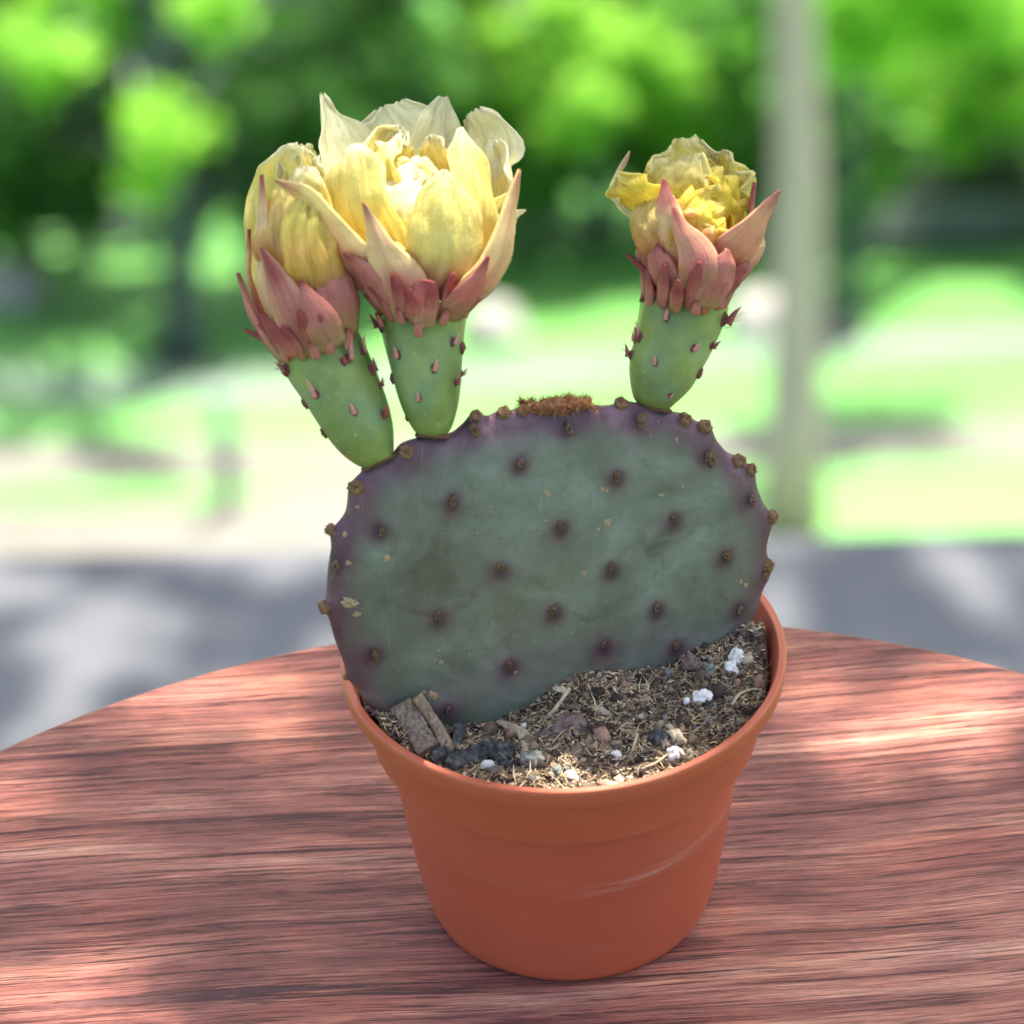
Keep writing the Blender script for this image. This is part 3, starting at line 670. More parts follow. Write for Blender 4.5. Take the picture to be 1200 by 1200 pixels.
def place(name, me, m, parent, s=1.0, rot=0):
    o = bpy.data.objects.new(name, me); col.objects.link(o); o.parent = parent; o.matrix_parent_inverse = Matrix.Translation(-wl(parent))
    o.matrix_basis = m @ Matrix.Rotation(rot, 4, 'Z') @ Matrix.Diagonal((s, s, s, 1)) if not isinstance(s, tuple) else m @ Matrix.Rotation(rot, 4, 'Z') @ Matrix.Diagonal((*s, 1))
    WL[o.name] = m.translation.copy(); return o
for i, (x, y, s) in enumerate(FACE_AR):
    p, n, ok = cast(PB, x, y); place('areole', face_me[i * 5 % 6], frame(p, n, pv), pad, s * random.uniform(.85, 1.15), random.uniform(-.45, .45))
for i, (x, y, s) in enumerate(EDGE_AR):
    p, n, ok = cast(PB, x, y, D0 + .055)
    if not ok: pp = pad_pt(pad_uv(x, y)); q = PB.find_nearest(Vector(pp)); p, n = np.array(q[0]), np.array(q[1]);
    place('areole', edge_me[i * 5 % 6], frame(p, n, pv), pad, s * .95, random.uniform(-.6, .6))
# small tan scars and flecks of cork lying on the skin
scar_me = [lump_mesh('scar', M['areole'], .0016, .0019, .0003, (.34, .20, .10), (.66, .50, .31), 40 + k, .5, 3, .7) for k in range(3)]
for i, (x, y, s) in enumerate([(410, 707, .95), (453, 654, .5), (712, 612, .55), (701, 620, .3), (640, 577, .35), (643, 580, .3), (684, 672, .4), (706, 573, .33), (711, 575, .3), (776, 580, .35), (404, 626, .35), (408, 660, .4), (868, 682, .35), (874, 686, .4), (419, 594, .3),
                              (514, 762, .3), (517, 776, .35), (510, 774, .25), (507, 815, .8), (496, 812, .4), (604, 788, .3), (575, 594, .2), (640, 610, .2), (685, 580, .25), (560, 625, .18), (800, 570, .18), (793, 515, .25), (418, 720, .5)]):
    p, n, ok = cast(PB, x, y); place('scar', scar_me[i % 3], frame(p - n * .00002, n, pv), pad, (s, s * .9, s * .8), random.uniform(0, 6))
# brown tuft of glochids on top of the pad
def bristles(name, base_pts, normals, length, r, c, parent, n_each, spread, mat, seed=0, curve=.2):
    rs = np.random.default_rng(seed); V = []; Q = []; C = []
    for p, nn in zip(base_pts, normals):
        for _ in range(n_each):
            d = nn + rs.normal(size=3) * spread; d /= np.linalg.norm(d); L = length * rs.uniform(.5, 1.1)
            a = np.cross(d, rs.normal(size=3)); a /= np.linalg.norm(a); b = np.cross(d, a); q = p + rs.normal(size=3) * r * 3
            k = len(V); bend = a * L * curve * rs.normal()
            for t, w in ((0, 1), (.55, .75)):
                for th in (0, 2.09, 4.19): V.append(q + d * L * t + bend * t * t + (a * math.cos(th) + b * math.sin(th)) * r * w)
            V.append(q + d * L + bend); cc = np.array(c[rs.integers(len(c))]) * rs.uniform(.7, 1.25); C += [cc] * 7
            for j in range(3): j2 = (j + 1) % 3; Q += [(k + j, k + j2, k + 3 + j2), (k + j, k + 3 + j2, k + 3 + j), (k + 3 + j, k + 3 + j2, k + 6)]
    return fastmesh(name, np.array(V), np.array(Q), mat, parent, np.array(C))
pts = []; nrms = []
for k in range(90):
    x = random.gauss(652, 20); x = min(692, max(614, x)); yv = 477 + random.uniform(-4, 7) - 5 * math.exp(-((x - 650) / 22) ** 2)
    pp = pad_pt(pad_uv(x, yv)); q = PB.find_nearest(Vector(pp)); pts.append(np.array(q[0]) + pn * random.uniform(-.0025, .003)); nrms.append(np.array([0, 0, 1.]) * .7 + pn * .3)
bristles('glochid_tuft', pts, nrms, .0026, .000085, [(.40, .16, .06), (.52, .24, .10), (.28, .11, .045), (.6, .34, .17)], pad, 26, .55, M['vcol'], 3)
for k, (x, y, s) in enumerate([(648, 474, 1.9), (664, 473, 1.7), (634, 477, 1.6)]):
    pp = pad_pt(pad_uv(x, y)); q = PB.find_nearest(Vector(pp)); place('areole', edge_me[k], frame(np.array(q[0]), [0, 0, 1], pn), pad, (s * 1.5, s, s * .8), 0)

# ------------------------------------------------------------------ flowers
def pad_depth(x, y): return depth_of(pad_pt(pad_uv(x, y)))
PINK = np.array(lin(208, 130, 112)); DPINK = np.array(lin(170, 78, 76)); PEACH = np.array(lin(248, 208, 150)); YEL = np.array(lin(255, 242, 152)); CREAM = np.array(lin(255, 251, 214)); GOLD = np.array(lin(253, 210, 86)); ORNG = np.array(lin(246, 186, 116)); SAT = np.array(lin(255, 234, 92)); OLIVE = np.array(lin(182, 150, 98))
def ovary(fl, rows, D, seedbumps):
    """rows: (xl,yl,xr,yr) bottom to top; D: camera depth of the axis"""
    n = 40; R_ = catmull([list(r) for r in rows], 26); V = []; bl = []; Fq = []
    for i, (xl, yl, xr, yr) in enumerate(R_):
        a = at(xl, yl, D); b = at(xr, yr, D); c = (a + b) / 2; r = np.linalg.norm(b - a) / 2; s = (b - a) / (2 * r)
        for k in range(n):
            th = 2 * math.pi * k / n; rr = r * (1 + .035 * math.sin(th * 5 + i * .12) + .03 * nz(math.cos(th) * 2, math.sin(th) * 2, i * .15 + D * 40))
            V.append(c + s * rr * math.cos(th) - FF * rr * math.sin(th)); bl.append(0)
    for i in range(len(R_) - 1):
        for k in range(n): Fq.append((i * n + k, i * n + (k + 1) % n, (i + 1) * n + (k + 1) % n, (i + 1) * n + k))
    Fq.append(tuple(range(n))[::-1]); Fq.append(tuple(range((len(R_) - 1) * n, len(R_) * n)))
    V = np.array(V); bl = np.zeros(len(V))
    for (x, y) in seedbumps:
        d = np.linalg.norm(V - at(x, y, D - .006), axis=1); bl += np.exp(-(d / .0032) ** 2)
    o = meshobj('ovary', V, Fq, M['ovary'], fl, attrs={'bloom': bl}); return o
def pcol(c, t):
    """piecewise colour along the petal"""
    k = t * (len(c) - 1); i = min(int(k), len(c) - 2); f = k - i; f = f * f * (3 - 2 * f); return c[i] * (1 - f) + c[i + 1] * f
PSEED = [0]
def petal(fl, name, pts, widths, az, rads, D, colors, edge=None, cup=.25, ruf=0.0, fleshy=False, nv=26, nu=15, thick=.00035, fold=0.0, curl=0.0, rib=0.0, crumple=0.0):
    """pts: frame points along the midrib; rads: mm from the flower's axis at each; az: way it faces (0 = viewer, 90 = right, 180 = away)"""
    PSEED[0] += 1; sd = PSEED[0] * 7.77; azr = rad(az)
    P3 = [np.append(np.array(p), r) for p, r in zip(pts, rads)]
    S = catmull(P3, nv); WF = 1.08 if fleshy else 1.42
    if name == 'scale': WF = 1
    Wd = np.clip(catmull(widths, nv)[:, 0] * WF, .8, None); cup = cup * .72
    oh = -FF * math.cos(azr) + RR * math.sin(azr)
    C3 = np.array([at(s[0], s[1], D - math.cos(azr) * s[2] / 1000) for s in S])
    if not fleshy: ruf *= 1.15; crumple *= .95
    V = []; C = []; Fq = []; AU = []; AT = []
    for i in range(nv):
        t = i / (nv - 1); tn = C3[min(i + 1, nv - 1)] - C3[max(i - 1, 0)]; tn /= np.linalg.norm(tn) + 1e-12
        sdv = np.cross(tn, oh)
        if np.linalg.norm(sdv) < 1e-3: sdv = RR
        sdv /= np.linalg.norm(sdv); nr = np.cross(sdv, tn)
        if np.dot(nr, oh) < 0: nr = -nr
        w = Wd[i] * depth_of(C3[i]) / FPX / 2
        if sdv.dot(RR) < 0 and abs(az) < 90: pass
        for j in range(nu):
            u = -1 + 2 * j / (nu - 1)
            ph = u * cup * 2.2                                  # the blade wraps round the axis
            q = C3[i] + sdv * w * (math.sin(ph) / (cup * 2.2) if cup else u) - nr * w * (1 - math.cos(ph)) / max(.3, cup * 2.2) * 1.0
            env = min(1, t * 2.5) * min(1, Wd[i] / 42)
            dn = ruf * .001 * env * (abs(u) ** 1.5) * (math.sin(t * 17 + u * 2 + sd) * .5 + 1.2 * nz(t * 5 + sd, u * 1.5, 1.1))
            dn += ruf * .0004 * env * nz(t * 7 + sd, u * 4, 7.3)
            dn += crumple * .001 * env * (nz(t * 4 + sd, u * 2.6, 2.2) + .45 * nz(t * 9 + sd, u * 6, 4.2) + .14 * nz(t * 18 + sd, u * 12, 9.2))
            dn -= fold * w * math.exp(-(u / .18) ** 2) * .35
            dn += rib * w * math.exp(-(u / .2) ** 2) * .3
            dn += curl * w * abs(u) ** 3 * t
            q = q + nr * dn + sdv * ruf * .0005 * env * nz(t * 6 + sd, u, 5.5)
            if t > .75: q = q + tn * ruf * .0006 * nz(u * 4 + sd, 3.1, .2) * (t - .75) * 4
            V.append(q); AU.append(u + sd); AT.append(t)
            c = pcol(colors, min(1, max(0, t + .05 * nz(t * 4 + sd, u * 3, .5))))
            if edge is not None: e = abs(u) ** 2.2 * .85; c = c * (1 - e) + edge * e
            if fleshy: e = math.exp(-(u / .25) ** 2) * .18; c = c * (1 - e) + DPINK * e
            C.append(c)
    for i in range(nv - 1):
        for j in range(nu - 1): a = i * nu + j; Fq.append((a, a + 1, a + 1 + nu, a + nu))
    o = meshobj(name, V, Fq, M['tepal'] if fleshy else M['petal'], fl, cols=np.array(C), attrs={'pu': AU, 'pt': AT})
    md = o.modifiers.new('thickness', 'SOLIDIFY'); md.thickness = thick * (2.6 if fleshy else 1); md.offset = 0
    return o
# areoles of the flower tubes: dark woolly base, pink fleshy scale, a few bristles
def tube_areole(name, L, W, seed, nb=10, pale=False, dark=False):
    rs = np.random.default_rng(seed); V = []; Q = []; C = []
    def add(v, q, c):
        k = len(V); V.extend(v); Q.extend([tuple(i + k for i in f) for f in q]); C.extend([c] * len(v) if not isinstance(c, list) else c)
    me = lump_mesh('tmp', M['spike'], W * .66, W * .95, W * .6, (.12, .025, .02), (.28, .07, .05), seed, .2, 2, .5)
    add([np.array(v.co) for v in me.vertices], [tuple(p.vertices) for p in me.polygons], (.15, .035, .03)); bpy.data.meshes.remove(me)
    n = 8; rows = []; base = np.array([0, -W * .4, W * .45])
    cp = [(0, .0, .0), (.25, .25, .10), (.55, .60, .30), (1, 1, .62)]
    v = []; q = []
    for i, t in enumerate(np.linspace(0, 1, 8)):
        c = base + np.array([0, L * t, L * (.14 + .38 * t * t)]); w = W * .72 * (1 - t ** 1.35) * (1 - .3 * (1 - t)) + W * .04
        for k in range(n): th = 2 * math.pi * k / n; v.append(c + np.array([w * math.cos(th), 0, w * .7 * math.sin(th)]) + np.array([0, -.3 * w * math.sin(th), 0]))
    for i in range(7):
        for k in range(n): q.append((i * n + k, i * n + (k + 1) % n, (i + 1) * n + (k + 1) % n, (i + 1) * n + k))
    q.append(tuple(range(n))[::-1]); q.append(tuple(range(7 * n, 8 * n)))
    cc = (.66, .27, .22) if not dark else (.32, .07, .06)
    add(v, q, [tuple(np.array(cc) * (.85 + .3 * (i // n) / 8)) for i in range(8 * n)])
    for _ in range(nb):
        p = np.array([rs.normal() * W * .6, rs.normal() * W * .5, W * .5]); d = np.array([rs.normal() * .5, .5 + rs.normal() * .4, 1.0]); d /= np.linalg.norm(d); l = W * rs.uniform(1.2, 2.8)
        a = np.cross(d, [0.1, .3, .9]); a /= np.linalg.norm(a); b = np.cross(d, a); r = .00005
        add([p + a * r, p - a * r * .5 + b * r * .87, p - a * r * .5 - b * r * .87, p + d * l], [(0, 1, 3), (1, 2, 3), (2, 0, 3)], (.40, .12, .08))
    m = bpy.data.meshes.new(name); m.from_pydata([tuple(p) for p in V], [], Q); a = m.color_attributes.new('col', 'FLOAT_COLOR', 'POINT')
    c = np.ones((len(V), 4)); c[:, :3] = C; a.data.foreach_set('color', c.ravel()); m.polygons.foreach_set('use_smooth', [True] * len(m.polygons)); m.materials.append(M['spike']); m.update(); return m
TA = {'s': [tube_areole('areole', .0022, .0009, k, 9) for k in range(2)], 'l': [tube_areole('areole', .0042, .0010, 5 + k, 8) for k in range(2)], 'd': [tube_areole('areole', .0022, .00095, 9 + k, 12, dark=True) for k in range(2)]}
def tube_areoles(fl, ov, lst, D, updir):
    B = bvh_of(ov)
    for i, (x, y, kind, s) in enumerate(lst):
        p, n, ok = cast(B, x, y, D)
        if not ok: q = B.find_nearest(Vector(at(x, y, D - .002))); p, n = np.array(q[0]), np.array(q[1]); 
        ax = updir / np.linalg.norm(updir); n = n / np.linalg.norm(n); 
        place('areole', TA[kind][i % 2], frame(p, n, ax), fl, s * 1.25, random.uniform(-.25, .25))

# -- middle flower (the large open one)
def flower_empty(base, label):
    e = empty('flower', base, cactus); e['label'] = label; return e
DM = pad_depth(507, 505) - .0005
fm = flower_empty(at(507, 508, DM), 'wide open pale yellow bloom')
ovM = ovary(fm, [(494, 511, 520, 511), (486, 506, 528, 503), (474, 486, 535, 480), (463, 458, 539, 450), (455, 428, 541, 418), (448, 398, 543, 390), (443, 372, 546, 368), (450, 358, 540, 355)], DM, [(468, 413), (509, 430), (491, 464), (530, 400), (456, 443)])
upM = at(494, 375, DM) - at(507, 508, DM)
tube_areoles(fm, ovM, [(467, 416, 's', 1.0), (509, 432, 's', 1.05), (491, 467, 's', .85), (530, 401, 's', 1.0), (544, 408, 'd', 1.3), (541, 438, 's', .7), (534, 448, 'd', .8), (457, 444, 'd', 1.2), (472, 493, 'd', .7), (440, 386, 'l', 1.0), (446, 380, 'd', 1.2)], DM, upM)
P_ = lambda *a, **k: petal(fm, 'petal', *a, **k); T_ = lambda *a, **k: petal(fm, 'tepal', *a, fleshy=True, **k)
# back petals
P_([(478, 340), (460, 260), (455, 190), (463, 150), (458, 122)], [40, 76, 92, 86, 30], 170, [6, 14, 20, 22, 23], DM, [GOLD, YEL, CREAM, CREAM], cup=.22, ruf=2.2, crumple=1.0)
P_([(500, 340), (503, 260), (506, 190), (514, 145), (520, 113)], [30, 48, 52, 40, 8], 200, [5, 12, 17, 19, 20], DM, [GOLD, YEL, CREAM, CREAM], cup=.35, ruf=1.8, fold=.8)
P_([(515, 340), (548, 260), (568, 200), (575, 160), (556, 131)], [40, 74, 84, 70, 22], 140, [6, 15, 20, 20, 18], DM, [GOLD, YEL, CREAM, CREAM], cup=.3, ruf=2.4, crumple=1.2)
P_([(525, 340), (565, 270), (588, 225), (592, 190), (584, 165)], [36, 60, 60, 48, 14], 110, [8, 18, 22, 22, 20], DM, [GOLD, YEL, CREAM, CREAM], cup=.3, ruf=2.0, crumple=1.0)
P_([(470, 345), (432, 270), (408, 200), (392, 152), (377, 111)], [40, 76, 78, 48, 5], -135, [8, 16, 20, 22, 23], DM, [ORNG, YEL, CREAM, CREAM], cup=.28, ruf=1.8, crumple=.9)
P_([(464, 345), (415, 285), (380, 230), (360, 190), (352, 170)], [40, 66, 72, 60, 24], -110, [8, 18, 24, 26, 27], DM, [ORNG, YEL, YEL, CREAM], cup=.25, ruf=2.4, crumple=1.3)
# inner crumpled heart with stamens
P_([(480, 330), (462, 260), (456, 210), (462, 168), (470, 152)], [40, 52, 52, 40, 10], 175, [2, 7, 10, 9, 8], DM, [GOLD, SAT, YEL, CREAM], cup=.4, ruf=2.6, crumple=2.0)
P_([(505, 330), (515, 265), (520, 215), (512, 175), (506, 160)], [30, 46, 48, 34, 10], 150, [2, 6, 9, 8, 7], DM, [GOLD, GOLD, YEL, CREAM], cup=.5, ruf=2.2, crumple=1.8)
P_([(484, 330), (476, 270), (478, 220), (488, 196), (492, 186)], [40, 60, 66, 46, 10], -5, [2, 5, 8, 6, 3], DM, [GOLD, SAT, YEL, CREAM], cup=.35, ruf=2.4, crumple=2.0)
P_([(470, 330), (448, 260), (440, 200), (455, 172), (466, 158)], [36, 50, 54, 38, 8], -60, [3, 9, 12, 9, 5], DM, [GOLD, YEL, YEL, CREAM], cup=.35, ruf=2.5, crumple=1.8)
# front petals
P_([(478, 352), (440, 300), (416, 240), (410, 192), (414, 170)], [44, 66, 66, 52, 18], -35, [9, 15, 18, 17, 14], DM, [ORNG, SAT * .5 + YEL * .5, YEL, CREAM], cup=.32, ruf=1.0, crumple=.8)
P_([(488, 350), (478, 300), (474, 250), (484, 215), (500, 205)], [44, 58, 62, 50, 16], -8, [9, 13, 14, 11, 7], DM, [ORNG, YEL, CREAM, CREAM], cup=.3, ruf=1.7, crumple=1.3)
P_([(520, 345), (556, 290), (562, 235), (548, 180), (540, 150)], [44, 70, 66, 44, 8], 50, [9, 16, 18, 17, 16], DM, [ORNG, YEL, YEL, CREAM], cup=.28, ruf=1.0, crumple=.8)
P_([(508, 350), (522, 305), (524, 262), (521, 225), (521, 199)], [40, 66, 66, 44, 4], 12, [11, 16, 18, 18, 17], DM, [PINK, YEL, YEL, CREAM], cup=.33, ruf=.6, rib=.45, crumple=.5)
P_([(470, 350), (448, 318), (442, 290), (455, 265), (470, 256)], [34, 50, 50, 40, 14], -20, [10, 14, 16, 15, 14], DM, [PINK, YEL, YEL, YEL], cup=.3, ruf=1.2, crumple=.8)
P_([(535, 345), (575, 300), (598, 268), (606, 252), (614, 247)], [30, 36, 30, 20, 4], 75, [10, 17, 20, 21, 22], DM, [PINK, PEACH, CREAM, CREAM], cup=.2, ruf=1.2)
# outer tepals
T_([(478, 362), (428, 322), (392, 285), (362, 234), (323, 211)], [44, 62, 56, 30, 2], -48, [10, 17, 21, 23, 26], DM, [DPINK, PINK, PEACH, YEL * .6 + PEACH * .4, PINK], cup=.28, ruf=.5, edge=YEL * .8 + PEACH * .2)
T_([(488, 372), (468, 335), (450, 300), (438, 268), (426, 237)], [46, 62, 40, 18, 2], -15, [10.5, 15.5, 18, 19, 20], DM, [DPINK, PINK, PEACH, PEACH, DPINK], cup=.35, ruf=.4, edge=PEACH * .6 + YEL * .4)
T_([(526, 370), (562, 340), (588, 300), (598, 248), (608, 199)], [42, 60, 48, 26, 2], 55, [10, 17, 21, 22, 22], DM, [DPINK, PINK * .5 + PEACH * .5, PEACH, PEACH, PINK], cup=.32, ruf=.5, edge=YEL * .6 + PEACH * .4)
T_([(475, 374), (447, 348), (428, 320), (416, 306), (403, 297)], [36, 32, 24, 12, 2], -40, [11, 16, 19, 20, 21.5], DM, [OLIVE, PINK, PINK, DPINK], cup=.3, ruf=.3)
T_([(498, 384), (497, 368), (497, 352), (499, 338), (500, 328)], [20, 28, 27, 22, 8], 2, [12, 14, 15.5, 16.5, 17], DM, [OLIVE, PINK, PINK, DPINK], cup=.35, ruf=.1)
T_([(520, 372), (542, 352), (556, 334), (564, 318), (572, 300)], [32, 32, 22, 12, 2], 30, [11, 16, 19, 20, 21], DM, [OLIVE, PINK, PINK, DPINK], cup=.3, ruf=.3)
T_([(536, 374), (552, 358), (564, 344), (577, 330)], [20, 20, 14, 2], 62, [11, 14, 16, 19], DM, [OLIVE, DPINK, DPINK], cup=.3, ruf=.3)
T_([(462, 366), (436, 346), (420, 334), (406, 322)], [24, 24, 16, 2], -70, [11, 14, 16, 19], DM, [DPINK, DPINK, DPINK], cup=.3, ruf=.3)
for (x0, y0, x1, y1, w, az, r) in [(490, 394, 490, 372, 8, -4, 12.4), (470, 378, 467, 360, 9, -28, 13), (447, 382, 441, 366, 9, -60, 12.5), (519, 380, 524, 362, 9, 25, 13), (545, 372, 551, 356, 8, 66, 12.5), (481, 372, 478, 356, 8, -14, 13.5)]:
    petal(fm, 'scale', [(x0, y0), ((x0 + x1) / 2, (y0 + y1) / 2), (x1, y1)], [w, w * .95, w * .25], az, [r - 1.2, r, r + .6], DM, [PINK, PINK, DPINK], fleshy=True, cup=.5, nv=10, nu=9, thick=.0004)
def calyx(fl, xl, yl, xr, yr, D, dx, dy, specs):
    """slim pointed scales round the top of the tube; dx, dy: which way the tube points in the frame"""
    cx, cy, rx = (xl + xr) / 2, (yl + yr) / 2, math.hypot(xr - xl, yr - yl) / 2; ax = np.array([dx, dy]) / math.hypot(dx, dy); sx = np.array([xr - xl, yr - yl]) / (2 * rx)
    for (az, L, w, out, drop) in specs:
        a = rad(az); b = np.array([cx, cy]) + sx * rx * math.sin(a) - ax * drop + np.array([0, 6 * math.cos(a)])
        P = [b, b + ax * L * .35 + sx * out * .5 * math.sin(a), b + ax * L * .7 + sx * out * .9 * math.sin(a), b + ax * L + sx * out * 1.5 * math.sin(a)]
        R1 = rx / 5; petal(fl, 'scale', [tuple(p) for p in P], [w * .8, w, w * .7, 1.5], az, [R1 + 1.3, R1 + 5.5 + out * .06, R1 + 8.2 + out * .1, R1 + 9.5 + out * .15], D, [OLIVE if drop > 4 else PINK, PINK, DPINK, DPINK], fleshy=True, cup=.5, nv=14, nu=9, thick=.00035)
calyx(fm, 447, 368, 542, 364, DM, -.08, -1, [(-80, 48, 17, 26, 0), (-52, 40, 18, 18, 3), (-30, 52, 20, 8, 0), (-12, 40, 15, 4, 6), (16, 46, 18, 5, 4), (38, 50, 20, 12, 0), (60, 42, 17, 18, 3), (82, 50, 16, 24, 0)])
# stamens deep in the cup
def stamens(fl, x, y, D, n, spread, hgt, seed):
    rs = np.random.default_rng(seed); V = []; Q = []; C = []
    for _ in range(n):
        bx = x + rs.normal() * spread * .4; b = at(bx, y, D + rs.normal() * .002); t = at(bx + rs.normal() * spread, y - hgt * rs.uniform(.7, 1.1), D + rs.normal() * .004)
        a = RR * .00018; c = FF * .00018; k = len(V); m = (b + t) / 2 + RR * rs.normal() * .0008
        for p in (b, m, t):
            V += [p + a, p - a * .5 + c * .87, p - a * .5 - c * .87]; C += [(.75, .50, .12)] * 3
        for r in (0, 3):
            for j in range(3): j2 = (j + 1) % 3; Q += [(k + r + j, k + r + j2, k + r + 3 + j2), (k + r + j, k + r + 3 + j2, k + r + 3 + j)]
        k = len(V); s = .0005
        for d in ((1, 0, 0), (-1, 0, 0), (0, 1, 0), (0, -1, 0), (0, 0, 1.6), (0, 0, -1.2)): V.append(t + np.array(d) * s); C.append((.85, .66, .22))
        for f in ((0, 2, 4), (2, 1, 4), (1, 3, 4), (3, 0, 4), (2, 0, 5), (1, 2, 5), (3, 1, 5), (0, 3, 5)): Q.append(tuple(i + k for i in f))
    fastmesh('stamens', np.array(V), np.array(Q), M['vcol'], fl, np.array(C))
stamens(fm, 492, 300, DM, 90, 14, 90, 1)

# -- left flower
DL = pad_depth(447, 535) + .0005
fl_ = flower_empty(at(447, 538, DL), 'half closed yellow bloom with pink outer tepals, leaning left')
ovL = ovary(fl_, [(428, 549, 460, 534), (416, 544, 461, 526), (398, 530, 460, 500), (378, 507, 453, 470), (355, 472, 442, 440), (338, 446, 430, 412), (328, 424, 420, 388), (336, 408, 412, 378)], DL, [(369, 461), (415, 478), (407, 410), (446, 486)])
upL = at(378, 405, DL) - at(447, 540, DL)
tube_areoles(fl_, ovL, [(370, 462, 'l', 1.0), (415, 482, 's', 1.05), (408, 420, 'l', 1.05), (449, 486, 'd', 1.1), (379, 508, 'd', 1.2), (350, 478, 'l', 1.0), (353, 476, 'd', 1.2), (331, 436, 'l', 1.2), (337, 432, 'd', 1.2), (435, 434, 'd', 1.2), (424, 412, 'l', .8), (445, 452, 'd', .8), (403, 424, 'd', .9)], DL, upL)
P_ = lambda *a, **k: petal(fl_, 'petal', *a, **k); T_ = lambda *a, **k: petal(fl_, 'tepal', *a, fleshy=True, **k)
P_([(368, 380), (350, 310), (345, 250), (348, 200), (352, 174)], [50, 84, 84, 66, 26], 175, [5, 12, 15, 14, 12], DL, [GOLD, YEL, YEL, CREAM], cup=.3, ruf=2.2, crumple=1.8)
P_([(360, 380), (335, 320), (328, 270), (330, 225), (326, 193)], [34, 44, 40, 24, 5], -120, [7, 12, 14, 15, 15], DL, [GOLD, YEL, YEL, CREAM], cup=.3, ruf=2.2, crumple=1.6)
P_([(390, 375), (395, 310), (392, 250), (382, 205), (372, 185)], [44, 66, 70, 50, 18], 100, [7, 13, 15, 13, 11], DL, [GOLD, YEL, YEL, CREAM], cup=.3, ruf=2.2, crumple=1.6)
P_([(375, 375), (355, 310), (348, 262), (352, 220), (358, 196)], [44, 66, 64, 46, 14], -20, [5, 11, 12, 9, 6], DL, [ORNG, SAT, YEL, CREAM], cup=.35, ruf=2.4, crumple=2.0)
P_([(362, 380), (338, 325), (326, 280), (325, 245), (330, 222)], [40, 58, 54, 42, 12], -36, [9, 15.5, 17, 15, 12], DL, [PINK, ORNG * .8 + PINK * .2, ORNG * .4 + YEL * .6, YEL], cup=.35, ruf=1.6, crumple=1.8)
P_([(385, 375), (372, 320), (362, 280), (366, 245), (372, 226)], [40, 50, 48, 40, 10], 15, [10, 17.5, 18.5, 16, 13], DL, [PINK, ORNG * .6 + SAT * .4, SAT * .5 + YEL * .5, YEL], cup=.35, ruf=1.8, crumple=1.6)
T_([(342, 408), (314, 355), (304, 300), (306, 250), (307, 205)], [32, 46, 38, 22, 2], -62, [10, 17, 18, 18, 17], DL, [OLIVE, PINK * .5 + PEACH * .5, PEACH, PEACH, DPINK], cup=.3, ruf=.6)
T_([(335, 410), (306, 370), (292, 330), (291, 298), (292, 269)], [22, 26, 20, 10, 2], -95, [9, 14, 15, 14, 13], DL, [PINK, PINK, PEACH, DPINK], cup=.25, ruf=.6)
T_([(330, 425), (308, 396), (292, 365), (285, 342), (279, 320)], [30, 30, 24, 14, 2], -78, [10, 15, 17, 17.5, 17], DL, [OLIVE, PINK, PINK, DPINK], cup=.3, ruf=.4)
T_([(404, 395), (402, 365), (396, 335), (386, 312), (376, 292)], [46, 56, 54, 34, 3], 32, [11, 15, 16, 15.5, 14], DL, [OLIVE, PINK * .8, PINK, DPINK], cup=.4, ruf=.4)
T_([(352, 405), (330, 370), (318, 340), (312, 318), (312, 300)], [40, 52, 46, 30, 6], -48, [11, 16, 17, 17, 16], DL, [OLIVE, PEACH * .5 + PINK * .5, PEACH, PEACH], cup=.35, ruf=.5)
T_([(368, 415), (348, 380), (332, 348), (320, 318), (306, 290)], [38, 50, 40, 22, 2], -22, [12, 17, 18.5, 19, 19], DL, [OLIVE, PINK, PINK, DPINK, DPINK], cup=.38, ruf=.4, edge=PEACH * .5 + PINK * .5)
T_([(392, 408), (378, 380), (366, 357), (358, 342), (352, 330)], [36, 40, 28, 14, 2], 6, [12.5, 17, 18, 18, 17.5], DL, [OLIVE, PINK * .9, PINK, DPINK], cup=.4, ruf=.3)
T_([(414, 398), (417, 370), (417, 350), (414, 330)], [18, 24, 18, 4], 70, [11, 14, 14, 13], DL, [DPINK, DPINK, DPINK], cup=.4, ruf=.3)
T_([(343, 417), (326, 397), (314, 380), (306, 368)], [26, 22, 14, 2], -45, [13, 17, 18.5, 19.5], DL, [PINK, DPINK, DPINK], cup=.35, ruf=.3)
for (x0, y0, x1, y1, w, az, r) in [(371, 420, 364, 398, 9, -10, 13.5), (335, 424, 328, 404, 10, -52, 12.5), (408, 408, 408, 385, 9, 35, 13), (388, 414, 384, 396, 8, 8, 13.8)]:
    petal(fl_, 'scale', [(x0, y0), ((x0 + x1) / 2, (y0 + y1) / 2), (x1, y1)], [w, w * .95, w * .25], az, [r - 1.2, r, r + .6], DL, [PINK, PINK, DPINK], fleshy=True, cup=.5, nv=10, nu=9, thick=.0004)

calyx(fl_, 332, 418, 418, 386, DL, -.42, -1, [(-84, 46, 16, 20, 0), (-58, 52, 18, 14, 3), (-34, 44, 17, 6, 5), (-8, 50, 17, 2, 0), (18, 42, 18, 2, 4), (44, 50, 18, 4, 0), (66, 56, 17, 8, 2), (86, 48, 16, 10, 0)])
